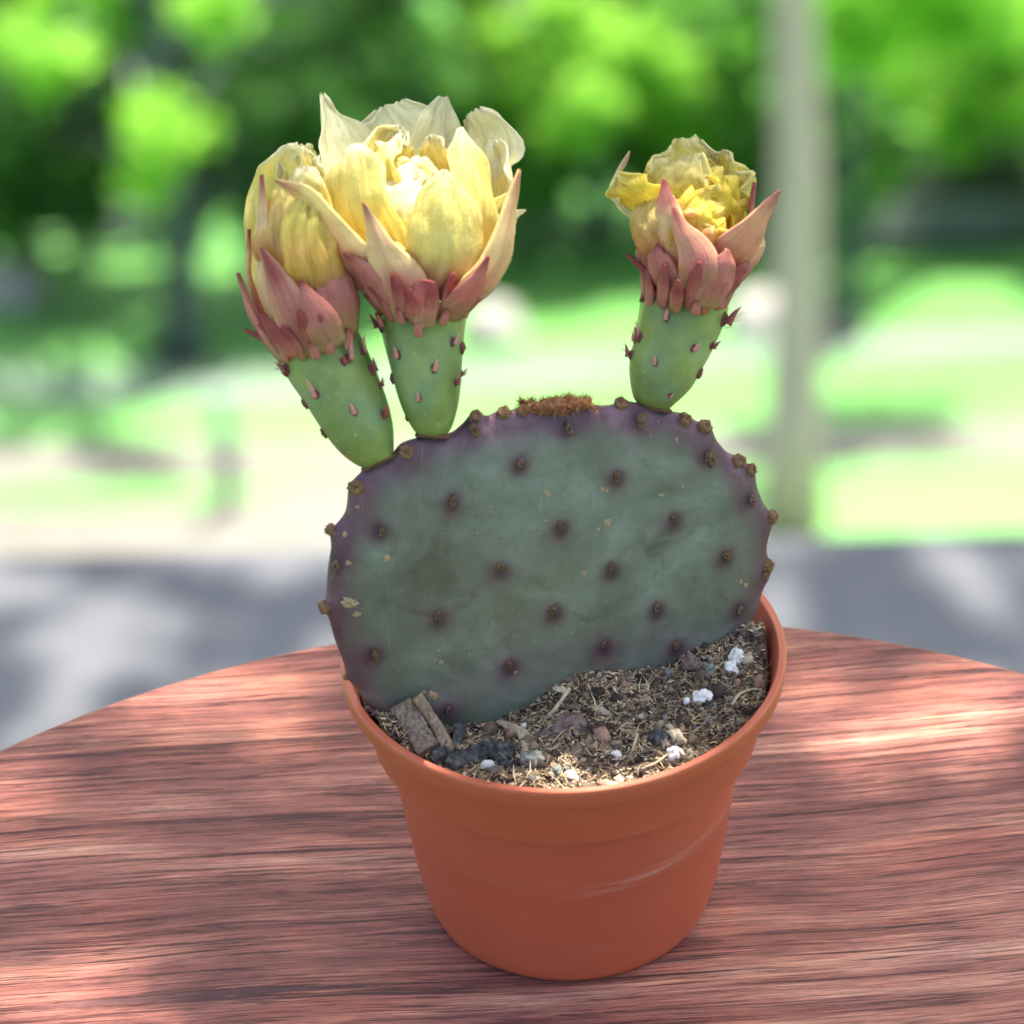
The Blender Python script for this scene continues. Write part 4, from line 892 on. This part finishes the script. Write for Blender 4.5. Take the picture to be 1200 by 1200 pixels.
# -- right flower
DR = pad_depth(768, 476) - .0003
fr = flower_empty(at(768, 477, DR), 'shrivelling deep yellow bloom on the right')
ovR = ovary(fr, [(756, 477, 783, 480), (744, 469, 791, 473), (738, 450, 809, 455), (736, 425, 822, 432), (742, 395, 836, 405), (748, 365, 848, 378), (752, 348, 852, 358), (760, 340, 844, 348)], DR, [(781, 370), (812, 407), (768, 423), (784, 462)])
upR = at(800, 352, DR) - at(768, 478, DR)
tube_areoles(fr, ovR, [(781, 372, 's', 1.0), (812, 408, 's', .9), (768, 425, 's', .85), (785, 463, 's', .6), (740, 416, 'd', 1.1), (751, 393, 'l', .7), (750, 396, 'd', 1.1), (848, 374, 'd', 1.7), (834, 405, 'd', .9), (822, 438, 'd', 1.3), (752, 345, 'd', 1.5), (758, 334, 'l', 1.4), (754, 340, 'l', 1.0), (816, 362, 's', .9), (745, 399, 's', .8)], DR, upR)
P_ = lambda *a, **k: petal(fr, 'petal', *a, **k); T_ = lambda *a, **k: petal(fr, 'tepal', *a, fleshy=True, **k)
P_([(800, 320), (806, 265), (808, 215), (806, 185), (803, 164)], [50, 80, 84, 70, 24], 178, [5, 12, 14, 12, 9], DR, [GOLD, SAT, YEL, YEL * .5 + CREAM * .5], cup=.3, ruf=2.4, crumple=2.5)
P_([(815, 320), (838, 265), (850, 225), (848, 195), (840, 178)], [44, 64, 64, 52, 18], 140, [6, 13, 15, 13, 11], DR, [GOLD, SAT, YEL, YEL * .5 + CREAM * .5], cup=.3, ruf=2.4, crumple=2.5)
P_([(820, 320), (858, 270), (874, 235), (876, 215), (866, 200)], [40, 54, 50, 40, 16], 105, [8, 15, 17, 16, 14], DR, [GOLD, SAT, YEL, YEL * .5 + CREAM * .5], cup=.3, ruf=2.4, crumple=2.4)
P_([(790, 320), (768, 270), (760, 235), (770, 205), (785, 188)], [44, 62, 62, 50, 16], -125, [7, 13, 15, 12, 9], DR, [GOLD, SAT, YEL, YEL * .5 + CREAM * .5], cup=.3, ruf=2.4, crumple=2.4)
P_([(800, 310), (792, 250), (790, 215), (800, 195), (812, 182)], [44, 64, 66, 54, 16], -40, [4, 8, 9, 6, 1], DR, [GOLD, SAT, YEL, YEL * .5 + CREAM * .5], cup=.35, ruf=2.6, crumple=2.6)
P_([(806, 300), (812, 255), (822, 225), (830, 205), (836, 192)], [36, 44, 50, 46, 16], -175, [0, 2, 4, 4, 2], DR, [GOLD, SAT * .8 + GOLD * .2, SAT, YEL], cup=.5, ruf=2.2, crumple=2.4, fold=.8)
P_([(825, 300), (842, 255), (852, 230), (850, 212), (842, 200)], [36, 50, 50, 42, 14], 50, [5, 10, 11, 8, 4], DR, [GOLD, SAT, SAT, YEL], cup=.35, ruf=2.4, crumple=2.6)
# lobe folding outward to the left, saturated inside
P_([(795, 290), (768, 258), (748, 236), (732, 222), (724, 206)], [40, 56, 56, 46, 16], -60, [9, 14, 18, 20, 19], DR, [ORNG, SAT, SAT, YEL], cup=-.2, ruf=1.8, crumple=1.6)
P_([(765, 290), (742, 260), (722, 236), (718, 212), (737, 178)], [20, 40, 46, 36, 6], -95, [8, 14, 18, 19, 17], DR, [PINK, CREAM, CREAM, PINK * .5 + CREAM * .5], cup=.2, ruf=1.0, crumple=.6)
# front fold, orange where it tucks in
P_([(808, 330), (790, 290), (775, 262), (772, 240), (780, 226)], [40, 62, 60, 48, 16], -18, [10, 15, 17, 15, 11], DR, [PINK, ORNG, YEL * .7 + ORNG * .3, YEL], cup=.35, ruf=1.6, crumple=1.8)
P_([(822, 320), (822, 285), (826, 258), (838, 246), (846, 240)], [44, 56, 60, 50, 20], 8, [11, 15, 16, 13, 9], DR, [PINK, GOLD, SAT, YEL], cup=.3, ruf=2.0, crumple=2.0)
P_([(808, 318), (804, 288), (800, 262), (806, 248), (812, 240)], [40, 50, 54, 46, 18], -6, [11, 15, 16, 14, 10], DR, [PINK, ORNG, YEL, CREAM], cup=.3, ruf=2.0, crumple=2.0)
T_([(832, 345), (858, 325), (872, 298), (880, 262), (884, 214)], [36, 40, 34, 20, 2], 85, [10, 15, 18, 18, 16], DR, [DPINK, DPINK, PINK, DPINK], cup=.3, ruf=.5)
T_([(848, 345), (870, 325), (884, 305), (893, 290), (893, 276)], [30, 36, 30, 20, 6], 70, [11, 16, 18, 18.5, 18], DR, [DPINK, PINK, PEACH * .6 + PINK * .4, PEACH], cup=.35, ruf=.8)
T_([(838, 312), (864, 292), (884, 268), (898, 245), (913, 223)], [48, 52, 36, 18, 2], 40, [13, 17, 19.5, 21, 22.5], DR, [PINK, PINK * .6 + PEACH * .4, PEACH * .5 + PINK * .5, PINK], cup=.3, ruf=.5)
T_([(778, 345), (758, 310), (750, 285), (748, 262)], [34, 42, 30, 2], -68, [11, 15, 16, 15], DR, [OLIVE, DPINK, PINK, PINK], cup=.3, ruf=.8)
T_([(790, 345), (776, 322), (770, 300), (772, 286)], [32, 36, 26, 2], -34, [12, 15.5, 17, 17], DR, [OLIVE, PINK, PINK, DPINK], cup=.4, ruf=.6)
T_([(806, 325), (792, 290), (784, 258), (780, 232), (779, 210)], [40, 46, 34, 18, 2], -20, [12, 16, 18, 18, 17], DR, [PINK, ORNG * .5 + PINK * .5, PEACH, PINK, DPINK], cup=.35, ruf=.6)
T_([(840, 356), (856, 336), (868, 318), (878, 308)], [26, 28, 18, 2], 52, [12.5, 16, 18, 18.5], DR, [DPINK, DPINK, DPINK, PINK], cup=.35, ruf=.4)
T_([(826, 360), (838, 335), (848, 312), (852, 292)], [34, 42, 32, 2], 22, [13, 16.5, 18, 18], DR, [OLIVE, PINK, PINK, PINK], cup=.4, ruf=.5)
T_([(812, 348), (820, 318), (814, 292), (800, 270), (789, 243)], [40, 48, 38, 20, 2], 0, [13, 17.5, 18.5, 19, 19], DR, [OLIVE, PINK, PINK * .7 + PEACH * .3, DPINK], cup=.4, ruf=.5, edge=PEACH * .5 + PINK * .5)
T_([(770, 350), (761, 330), (752, 315), (735, 298)], [10, 10, 8, 1], -60, [12, 14, 16, 18], DR, [DPINK, DPINK, DPINK], cup=.3, ruf=.2)
for (x0, y0, x1, y1, w, az, r) in [(799, 350, 804, 338, 13, -8, 13.2), (815, 368, 817, 352, 9, 8, 13.2), (765, 347, 760, 328, 10, -50, 12.6), (845, 362, 850, 345, 9, 55, 12.8)]:
    petal(fr, 'scale', [(x0, y0), ((x0 + x1) / 2, (y0 + y1) / 2), (x1, y1)], [w, w * .95, w * .25], az, [r - 1.2, r, r + .6], DR, [PINK, PINK, DPINK], fleshy=True, cup=.5, nv=10, nu=9, thick=.0004)
calyx(fr, 754, 352, 850, 358, DR, .15, -1, [(-82, 50, 17, 8, 0), (-60, 44, 18, 6, 3), (-36, 50, 19, 2, 0), (-14, 38, 16, 0, 5), (10, 56, 19, 2, 0), (34, 44, 18, 4, 4), (56, 52, 18, 8, 0), (80, 50, 18, 12, 2)])
stamens(fr, 812, 290, DR, 60, 10, 60, 2)
# brown corky collars where the tubes meet the pad
for f_, (xa, ya, xb, yb), D in ((fl_, (425, 551, 463, 533), DL), (fm, (488, 510, 526, 512), DM), (fr, (752, 477, 786, 482), DR)):
    a = at(xa, ya, D); b = at(xb, yb, D); c = (a + b) / 2; r = np.linalg.norm(b - a) / 2; s = (b - a) / (2 * r); path = []
    V = []; Fq = []; n, m = 40, 8
    for k in range(n):
        th = 2 * math.pi * k / n; d = s * math.cos(th) - FF * math.sin(th) * .62; p = c + d * r * .96
        for j in range(m):
            ph = 2 * math.pi * j / m; rr = .00055 * (1 + .6 * nz(k * .5, j, D * 50)); V.append(p + (d * math.cos(ph) + np.cross(s, FF) * math.sin(ph)) * rr)
    for k in range(n):
        for j in range(m): Fq.append((k * m + j, k * m + (j + 1) % m, ((k + 1) % n) * m + (j + 1) % m, ((k + 1) % n) * m + j))
    meshobj('collar', V, Fq, M['areole'], f_, cols=np.tile(np.array([.16, .085, .04]), (len(V), 1)))

# ------------------------------------------------------------------ soil
ctrl = []
for (x, y, off) in [(427, 823, 0), (452, 840, 0), (480, 850, 0), (516, 857, 0), (552, 859, 0), (586, 855, 0), (606, 838, 0), (646, 811, 0), (675, 790, 0), (710, 785, 0), (740, 786, 0), (772, 788, 0), (825, 766, 0), (855, 760, 0), (875, 742, 0), (888, 715, 0)]:
    w = pad_pt(pad_uv(x, y, TH), TH); ctrl.append((w[0], w[1], w[2] - T))
for k in range(28):
    a = 2 * math.pi * k / 28; z = .0675 + .0012 * math.sin(a) * (1 if math.sin(a) > 0 else .2) - (.0015 if math.cos(a) < -.7 and math.sin(a) < .1 else 0)
    ctrl.append((.0480 * math.cos(a), .0485 * math.sin(a), z))
ctrl += [(.012, -.02, .0685), (.028, -.018, .070), (0, -.032, .068), (.02, -.036, .0685), (-.018, -.03, .0655), (.036, -.008, .070), (.015, -.008, .069), (0, .03, .0675), (.02, .035, .0685), (-.02, .03, .0665), (.0, -.014, .0675)]
ctrl = np.array(ctrl)
def soil_z(x, y, fine=True):
    d = np.hypot(ctrl[:, 0] - x, ctrl[:, 1] - y); w = 1 / (d ** 3 + 4e-8); z = float((w * ctrl[:, 2]).sum() / w.sum())
    if fine: z += .0022 * fbm(x * 130, y * 130, 1.2, 3) * .6 + .0010 * abs(fbm(x * 420, y * 420, 4, 3))
    return z
def soil():
    V = []; Fq = []; n, m = 220, 90
    for i in range(m):
        r = .0481 * (i / (m - 1))
        for k in range(n):
            a = 2 * math.pi * k / n; x, y = r * math.cos(a), r * math.sin(a); zz = soil_z(x, y); V.append((x, y, T + (max(zz, .0660) if r > .0462 else zz)))
    for i in range(m - 1):
        for k in range(n): Fq.append((i * n + k, i * n + (k + 1) % n, (i + 1) * n + (k + 1) % n, (i + 1) * n + k))
    mt = N('potting_compost'); v = mt.mapping(); f = mt.noise(v, 700, 5, .7); g = mt.noise(v, 130, 4, .6)
    c = mt.ramp(f, [(.3, (.028, .019, .013)), (.5, (.12, .085, .056)), (.68, (.30, .22, .14))]); c = mt.mix(c, mt.ramp(g, [(.35, (.55, .55, .6)), (.65, (1.2, 1.15, 1.05))]), .8, 'MULTIPLY')
    mt.fin(c, .95, mt.bump(f, .9, .0012), .15)
    o = meshobj('potting_soil', V, Fq, mt.m); o['kind'] = 'stuff'; return o
soilo = soil(); SB = bvh_of(soilo)
def soil_fibres():
    rs = np.random.default_rng(11); V = []; Q = []; C = []
    pal = [(.40, .29, .16), (.28, .19, .10), (.52, .40, .24), (.16, .11, .07), (.08, .055, .04), (.34, .27, .18), (.20, .17, .13)]
    N_ = 24000
    for i in range(N_):
        r = .0478 * math.sqrt(rs.random()); a = rs.random() * 2 * math.pi; x, y = r * math.cos(a), r * math.sin(a)
        if y > .012 + .3 * x: continue                        # behind the pad
        if y > pu[1] / pu[0] * x + .004: continue
        if nz(x * 160 + 5, y * 160, 2.2) < rs.uniform(-.5, .12): continue
        z = T + soil_z(x, y) + rs.uniform(-.0003, .0009); L = rs.choice([.0012, .002, .0034, .006], p=[.38, .32, .21, .09]) * rs.uniform(.5, 1.3); w = rs.uniform(.00006, .00017) * (1 + (L < .002) * 1.0)
        th = rs.random() * 2 * math.pi; el = rs.normal() * .33; d = np.array([math.cos(th) * math.cos(el), math.sin(th) * math.cos(el), math.sin(el)])
        s = np.cross(d, [0, 0, 1.]); s /= np.linalg.norm(s); u = np.cross(s, d); bend = s * L * rs.normal() * .22 + u * L * rs.normal() * .12
        c = 1.45 * np.array(pal[rs.choice(7, p=[.17, .2, .11, .19, .13, .12, .08])]) * rs.uniform(.7, 1.3); k = len(V)
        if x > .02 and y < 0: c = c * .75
        for t, ww in ((-.5, .4), (-.15, 1), (.2, 1), (.5, .3)):
            p = np.array([x, y, z]) + d * L * t + bend * (t * t * 2 - .1)
            V += [p + s * w * ww, p + u * w * ww * .8, p - s * w * ww]; C += [c] * 3
        for r_ in (0, 3, 6):
            for j in (0, 1): Q += [(k + r_ + j, k + r_ + j + 1, k + r_ + j + 4), (k + r_ + j, k + r_ + j + 4, k + r_ + j + 3)]
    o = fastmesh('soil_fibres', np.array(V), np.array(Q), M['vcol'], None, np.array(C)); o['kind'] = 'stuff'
def soil_crumbs():
    rs = np.random.default_rng(12); bm = bmesh.new(); bmesh.ops.create_icosphere(bm, subdivisions=1, radius=1); bv = np.array([v.co for v in bm.verts]); bf = np.array([[v.index for v in f.verts] for f in bm.faces]); bm.free()
    V = []; Q = []; C = []; pal = [(.05, .035, .025), (.11, .08, .055), (.20, .15, .10), (.14, .13, .12), (.30, .24, .17), (.03, .025, .02), (.24, .14, .09)]; k = 0
    for i in range(3000):
        r = .0474 * math.sqrt(rs.random()); a = rs.random() * 2 * math.pi; x, y = r * math.cos(a), r * math.sin(a)
        if y > pu[1] / pu[0] * x + .004: continue
        s = rs.choice([.00035, .0006, .0010, .0016], p=[.45, .33, .17, .05]) * rs.uniform(.7, 1.3); z = T + soil_z(x, y) + s * .1
        j = 1 + .35 * rs.normal(size=(len(bv), 1)); v = bv * j * s * rs.uniform(.6, 1.3, 3); q = rs.random() * 6.28; cs, sn = math.cos(q), math.sin(q)
        v = np.stack([v[:, 0] * cs - v[:, 1] * sn, v[:, 0] * sn + v[:, 1] * cs, v[:, 2]], 1) + [x, y, z]
        V.append(v); Q.append(bf + k); k += len(bv); C.append(np.tile(1.4 * np.array(pal[rs.choice(7, p=[.22, .24, .16, .1, .07, .15, .06])]) * rs.uniform(.7, 1.3), (len(bv), 1)))
    o = fastmesh('soil_crumbs', np.vstack(V), np.vstack(Q), M['vcol'], None, np.vstack(C)); o['kind'] = 'stuff'
soil_fibres(); soil_crumbs()
def soil_pt(x, y):
    p, n, ok = cast(SB, x, y); return p
def pebble(name, label, cat, x, y, rx, ry, rz, mat, seed, group=None, up=.35, rough=.3, sub=4):
    p = soil_pt(x, y); bm = bmesh.new(); bmesh.ops.create_icosphere(bm, subdivisions=sub, radius=1); k_ = (1 / 5000) * (.72 if cat == 'pebble' else .85 if cat == 'bark' else 1.0)
    for v in bm.verts:
        n = v.co.normalized(); q = Vector((n.x * 1.4 + seed, n.y * 1.4, n.z * 1.4)); k = 1 + rough * noise.noise(q) + rough * .22 * noise.noise(q * 3.1) + .05 * rough * noise.noise(q * 8)
        # facet it a little
        v.co = Vector((n.x * rx * k, n.y * ry * k, n.z * rz * k)) * k_
    me = bpy.data.meshes.new(name); bm.to_mesh(me); bm.free(); me.materials.append(mat); me.polygons.foreach_set('use_smooth', [True] * len(me.polygons))
    o = bpy.data.objects.new(name, me); col.objects.link(o); o.location = Vector(p) + Vector((0, 0, rz * k_ * up)); o.rotation_euler = (0, 0, seed); tag(o, label, cat, group); return o
G = 'white perlite grains on the soil'
pebble('perlite_grain', 'lumpy pair-like white perlite grain, farthest back right beside the pad', 'perlite', 864, 772, 10, 8, 9, M['perlite'], 1.1, G, rough=.5)
pebble('perlite_grain', 'cream perlite grain touching the back right white lump', 'perlite', 857, 785, 10, 9, 8, M['perlite'], 2.3, G, rough=.5)
pebble('perlite_grain', 'blocky white perlite grain alone in the middle right of the soil', 'perlite', 822, 819, 11, 10, 9, M['perlite'], 3.6, G, rough=.55)
pebble('perlite_grain', 'tiny white perlite grain left of the blocky one', 'perlite', 805, 823, 4, 4, 5, M['perlite'], 4.2, G)
pebble('perlite_grain', 'large white perlite grain against the front right rim', 'perlite', 791, 886, 11, 9, 9, M['perlite'], 5.4, G, rough=.5)
pebble('perlite_grain', 'small round perlite grain near the middle of the front soil', 'perlite', 722, 887, 7, 6, 6, M['perlite'], 6.5, G, rough=.3)
pebble('perlite_grain', 'long pointed white perlite grain lying at the front rim', 'perlite', 670, 911, 10, 6, 6, M['perlite'], 2.4, G, rough=.35)
pebble('perlite_grain', 'small white perlite grain among straw left of the middle', 'perlite', 702, 814, 5, 4, 4, M['perlite'], 8.2, G)
pebble('perlite_grain', 'white grain perched on the buff pebble by the front left rim', 'perlite', 572, 902, 9, 6, 6, M['perlite'], 9.3, G, up=1.2)
pebble('perlite_grain', 'tiny white grain beside the pale splinter', 'perlite', 614, 854, 4, 4, 4, M['perlite'], 10.3, G, up=1.0)
pebble('pebble', 'buff rounded pebble by the front left rim', 'pebble', 580, 908, 17, 13, 11, M['brownstone'], 3.1, None, up=.4)
pebble('pebble', 'large grey-green speckled stone left of the centre front', 'pebble', 624, 894, 15, 20, 13, M['stone'], 4.4, None, up=.6, rough=.5)
pebble('pebble', 'dark grey stone at the front rim beside the long perlite grain', 'pebble', 652, 907, 13, 10, 9, M['stone'], 7.7, None, up=.4, rough=.5)
pebble('pebble', 'reddish brown stone against the pad at the back of the soil', 'pebble', 808, 781, 15, 12, 13, M['brownstone'], 5.7, None, up=.7, rough=.55)
pebble('pebble', 'dark grey stone right of the reddish brown one', 'pebble', 830, 788, 13, 11, 12, M['stone'], 12.1, None, up=.5, rough=.55)
pebble('pebble', 'grey stone left of the reddish brown one, against the pad', 'pebble', 783, 792, 10, 9, 9, M['stone'], 14.1, None, up=.5, rough=.5)
pebble('pebble', 'round grey pebble half buried on the right side of the soil', 'pebble', 856, 821, 7, 6, 6, M['stone'], 15.1, None, up=.5, rough=.3)
pebble('bark_lump', 'dark brown bark lump in the soil left of the centre', 'bark', 668, 850, 20, 16, 12, M['brownstone'], 16.6, None, up=.3, rough=.7)
pebble('bark_lump', 'tan fibrous lump below the round dark clod', 'bark', 790, 862, 20, 10, 8, M['straw'], 17.6, None, up=.2, rough=.8)
pebble('bark_lump', 'round dark clod right of the centre front', 'bark', 770, 868, 15, 13, 11, M['twig'], 18.6, None, up=.2, rough=.6)
def stick(name, label, cat, pts, w, h, mat, n=14, rough=.25, seed=0, blunt=True):
    """pts: (x, y, height above the soil in mm)"""
    P = []
    for (x, y, hh) in pts:
        ds = []
        for B_ in (SB, PB):
            q = cast(B_, x, y)
            if q[2]: ds.append(depth_of(q[0]))
        d = (min(ds) if ds else depth_of(hit_z(x, y, T + .068))) - hh * .0006; P.append(at(x, y, d))
    P = catmull(P, n); V = []; Fq = []; m = 12
    for i, p in enumerate(P):
        t = P[min(i + 1, n - 1)] - P[max(i - 1, 0)]; t /= np.linalg.norm(t); s = np.cross(t, -FF); s /= np.linalg.norm(s); u = np.cross(s, t)
        tt = i / (n - 1); k = 1 if blunt else max(.12, math.sin(math.pi * min(.97, tt + .03)) ** .6)
        for j in range(m):
            th = 2 * math.pi * j / m + .4; cx = math.copysign(abs(math.cos(th)) ** .6, math.cos(th)); cy = math.copysign(abs(math.sin(th)) ** .6, math.sin(th))
            rr = k * (1 + rough * nz(i * .7 + seed, math.cos(th) * 1.5, math.sin(th) * 1.5) + rough * .6 * nz(i * 1.9 + seed, math.cos(th) * 3, math.sin(th) * 3))
            V.append(p + (s * w * cx + u * h * cy) / 5000 * rr + t * (.0012 * rough * nz(j * 1.1, seed) if i in (0, n - 1) else 0))
    for i in range(n - 1):
        for j in range(m): Fq.append((i * m + j, i * m + (j + 1) % m, (i + 1) * m + (j + 1) % m, (i + 1) * m + j))
    Fq.append(tuple(range(m))[::-1]); Fq.append(tuple(range((n - 1) * m, n * m)))
    o = meshobj(name, V, Fq, mat, smooth=False); tag(o, label, cat); return o
stick('wood_chip', 'broad grey-brown wood chip leaning on the pad at the left', 'wood chip', [(502, 880, 3), (487, 852, 4), (470, 824, 4)], 14, 5, M['chip'], seed=2, rough=.22)
stick('wood_chip', 'narrow paler wood chip overlapping the broad one', 'wood chip', [(526, 876, 6), (509, 847, 8), (490, 818, 8)], 7, 5, M['chip2'], seed=5, rough=.25)
stick('twig', 'frayed grey twig sticking out over the rim at the left front', 'twig', [(508, 892, 2), (520, 880, 4), (534, 870, 4), (539, 850, 5)], 7, 7, M['twig'], seed=3, rough=.7)
stick('twig', 'gnarled black bark twig lying behind the front left rim', 'twig', [(524, 898, 1), (550, 888, 2), (576, 878, 3), (604, 884, 2)], 10, 9, M['twig'], seed=7, rough=.8)
stick('twig', 'thin dark twig crossing below the gnarled one', 'twig', [(575, 882, 2), (590, 892, 3), (606, 904, 1)], 5, 5, M['twig'], seed=9, rough=.6)
stick('splinter', 'pale straw splinter lying against the pad', 'splinter', [(582, 845, 3), (598, 852, 5), (612, 858, 4), (624, 866, 2)], 5, 2.5, M['straw'], seed=4, rough=.4, blunt=False)
stick('splinter', 'short tan splinter standing up under the pale one', 'splinter', [(609, 857, 4), (613, 868, 3), (616, 882, 1)], 4, 2.5, M['straw'], seed=6, rough=.3)
stick('splinter', 'orange-tan splinter lying among the fibres left of the centre', 'splinter', [(697, 827, 2), (708, 834, 2), (722, 841, 1)], 3.5, 2, M['straw'], seed=8, rough=.3, blunt=False)
stick('splinter', 'tan chip at the edge of the mound against the pad', 'splinter', [(647, 806, 3), (658, 808, 4), (668, 812, 2)], 4, 2, M['straw'], seed=10, rough=.4, blunt=False)
stick('straw', 'long pale straw slanting up the mound at the left', 'straw', [(640, 842, 1), (654, 826, 3), (668, 806, 3)], 2.2, 2, M['straw'], seed=12, rough=.2)
stick('straw', 'thin pale straw standing in the middle of the soil', 'straw', [(741, 880, 1), (744, 870, 3), (747, 860, 3)], 1.6, 1.5, M['straw'], seed=13, rough=.2)
stick('root', 'curved pale root on the right of the soil', 'root', [(858, 826, 2), (866, 814, 4), (880, 808, 4), (892, 808, 1)], 1.5, 1.5, M['straw'], n=18, seed=14, rough=.2)
stick('root', 'thin pale root reaching to the front right perlite grain', 'root', [(752, 901, 1), (768, 894, 3), (782, 884, 2)], 1.2, 1.2, M['straw'], n=18, seed=15, rough=.2)
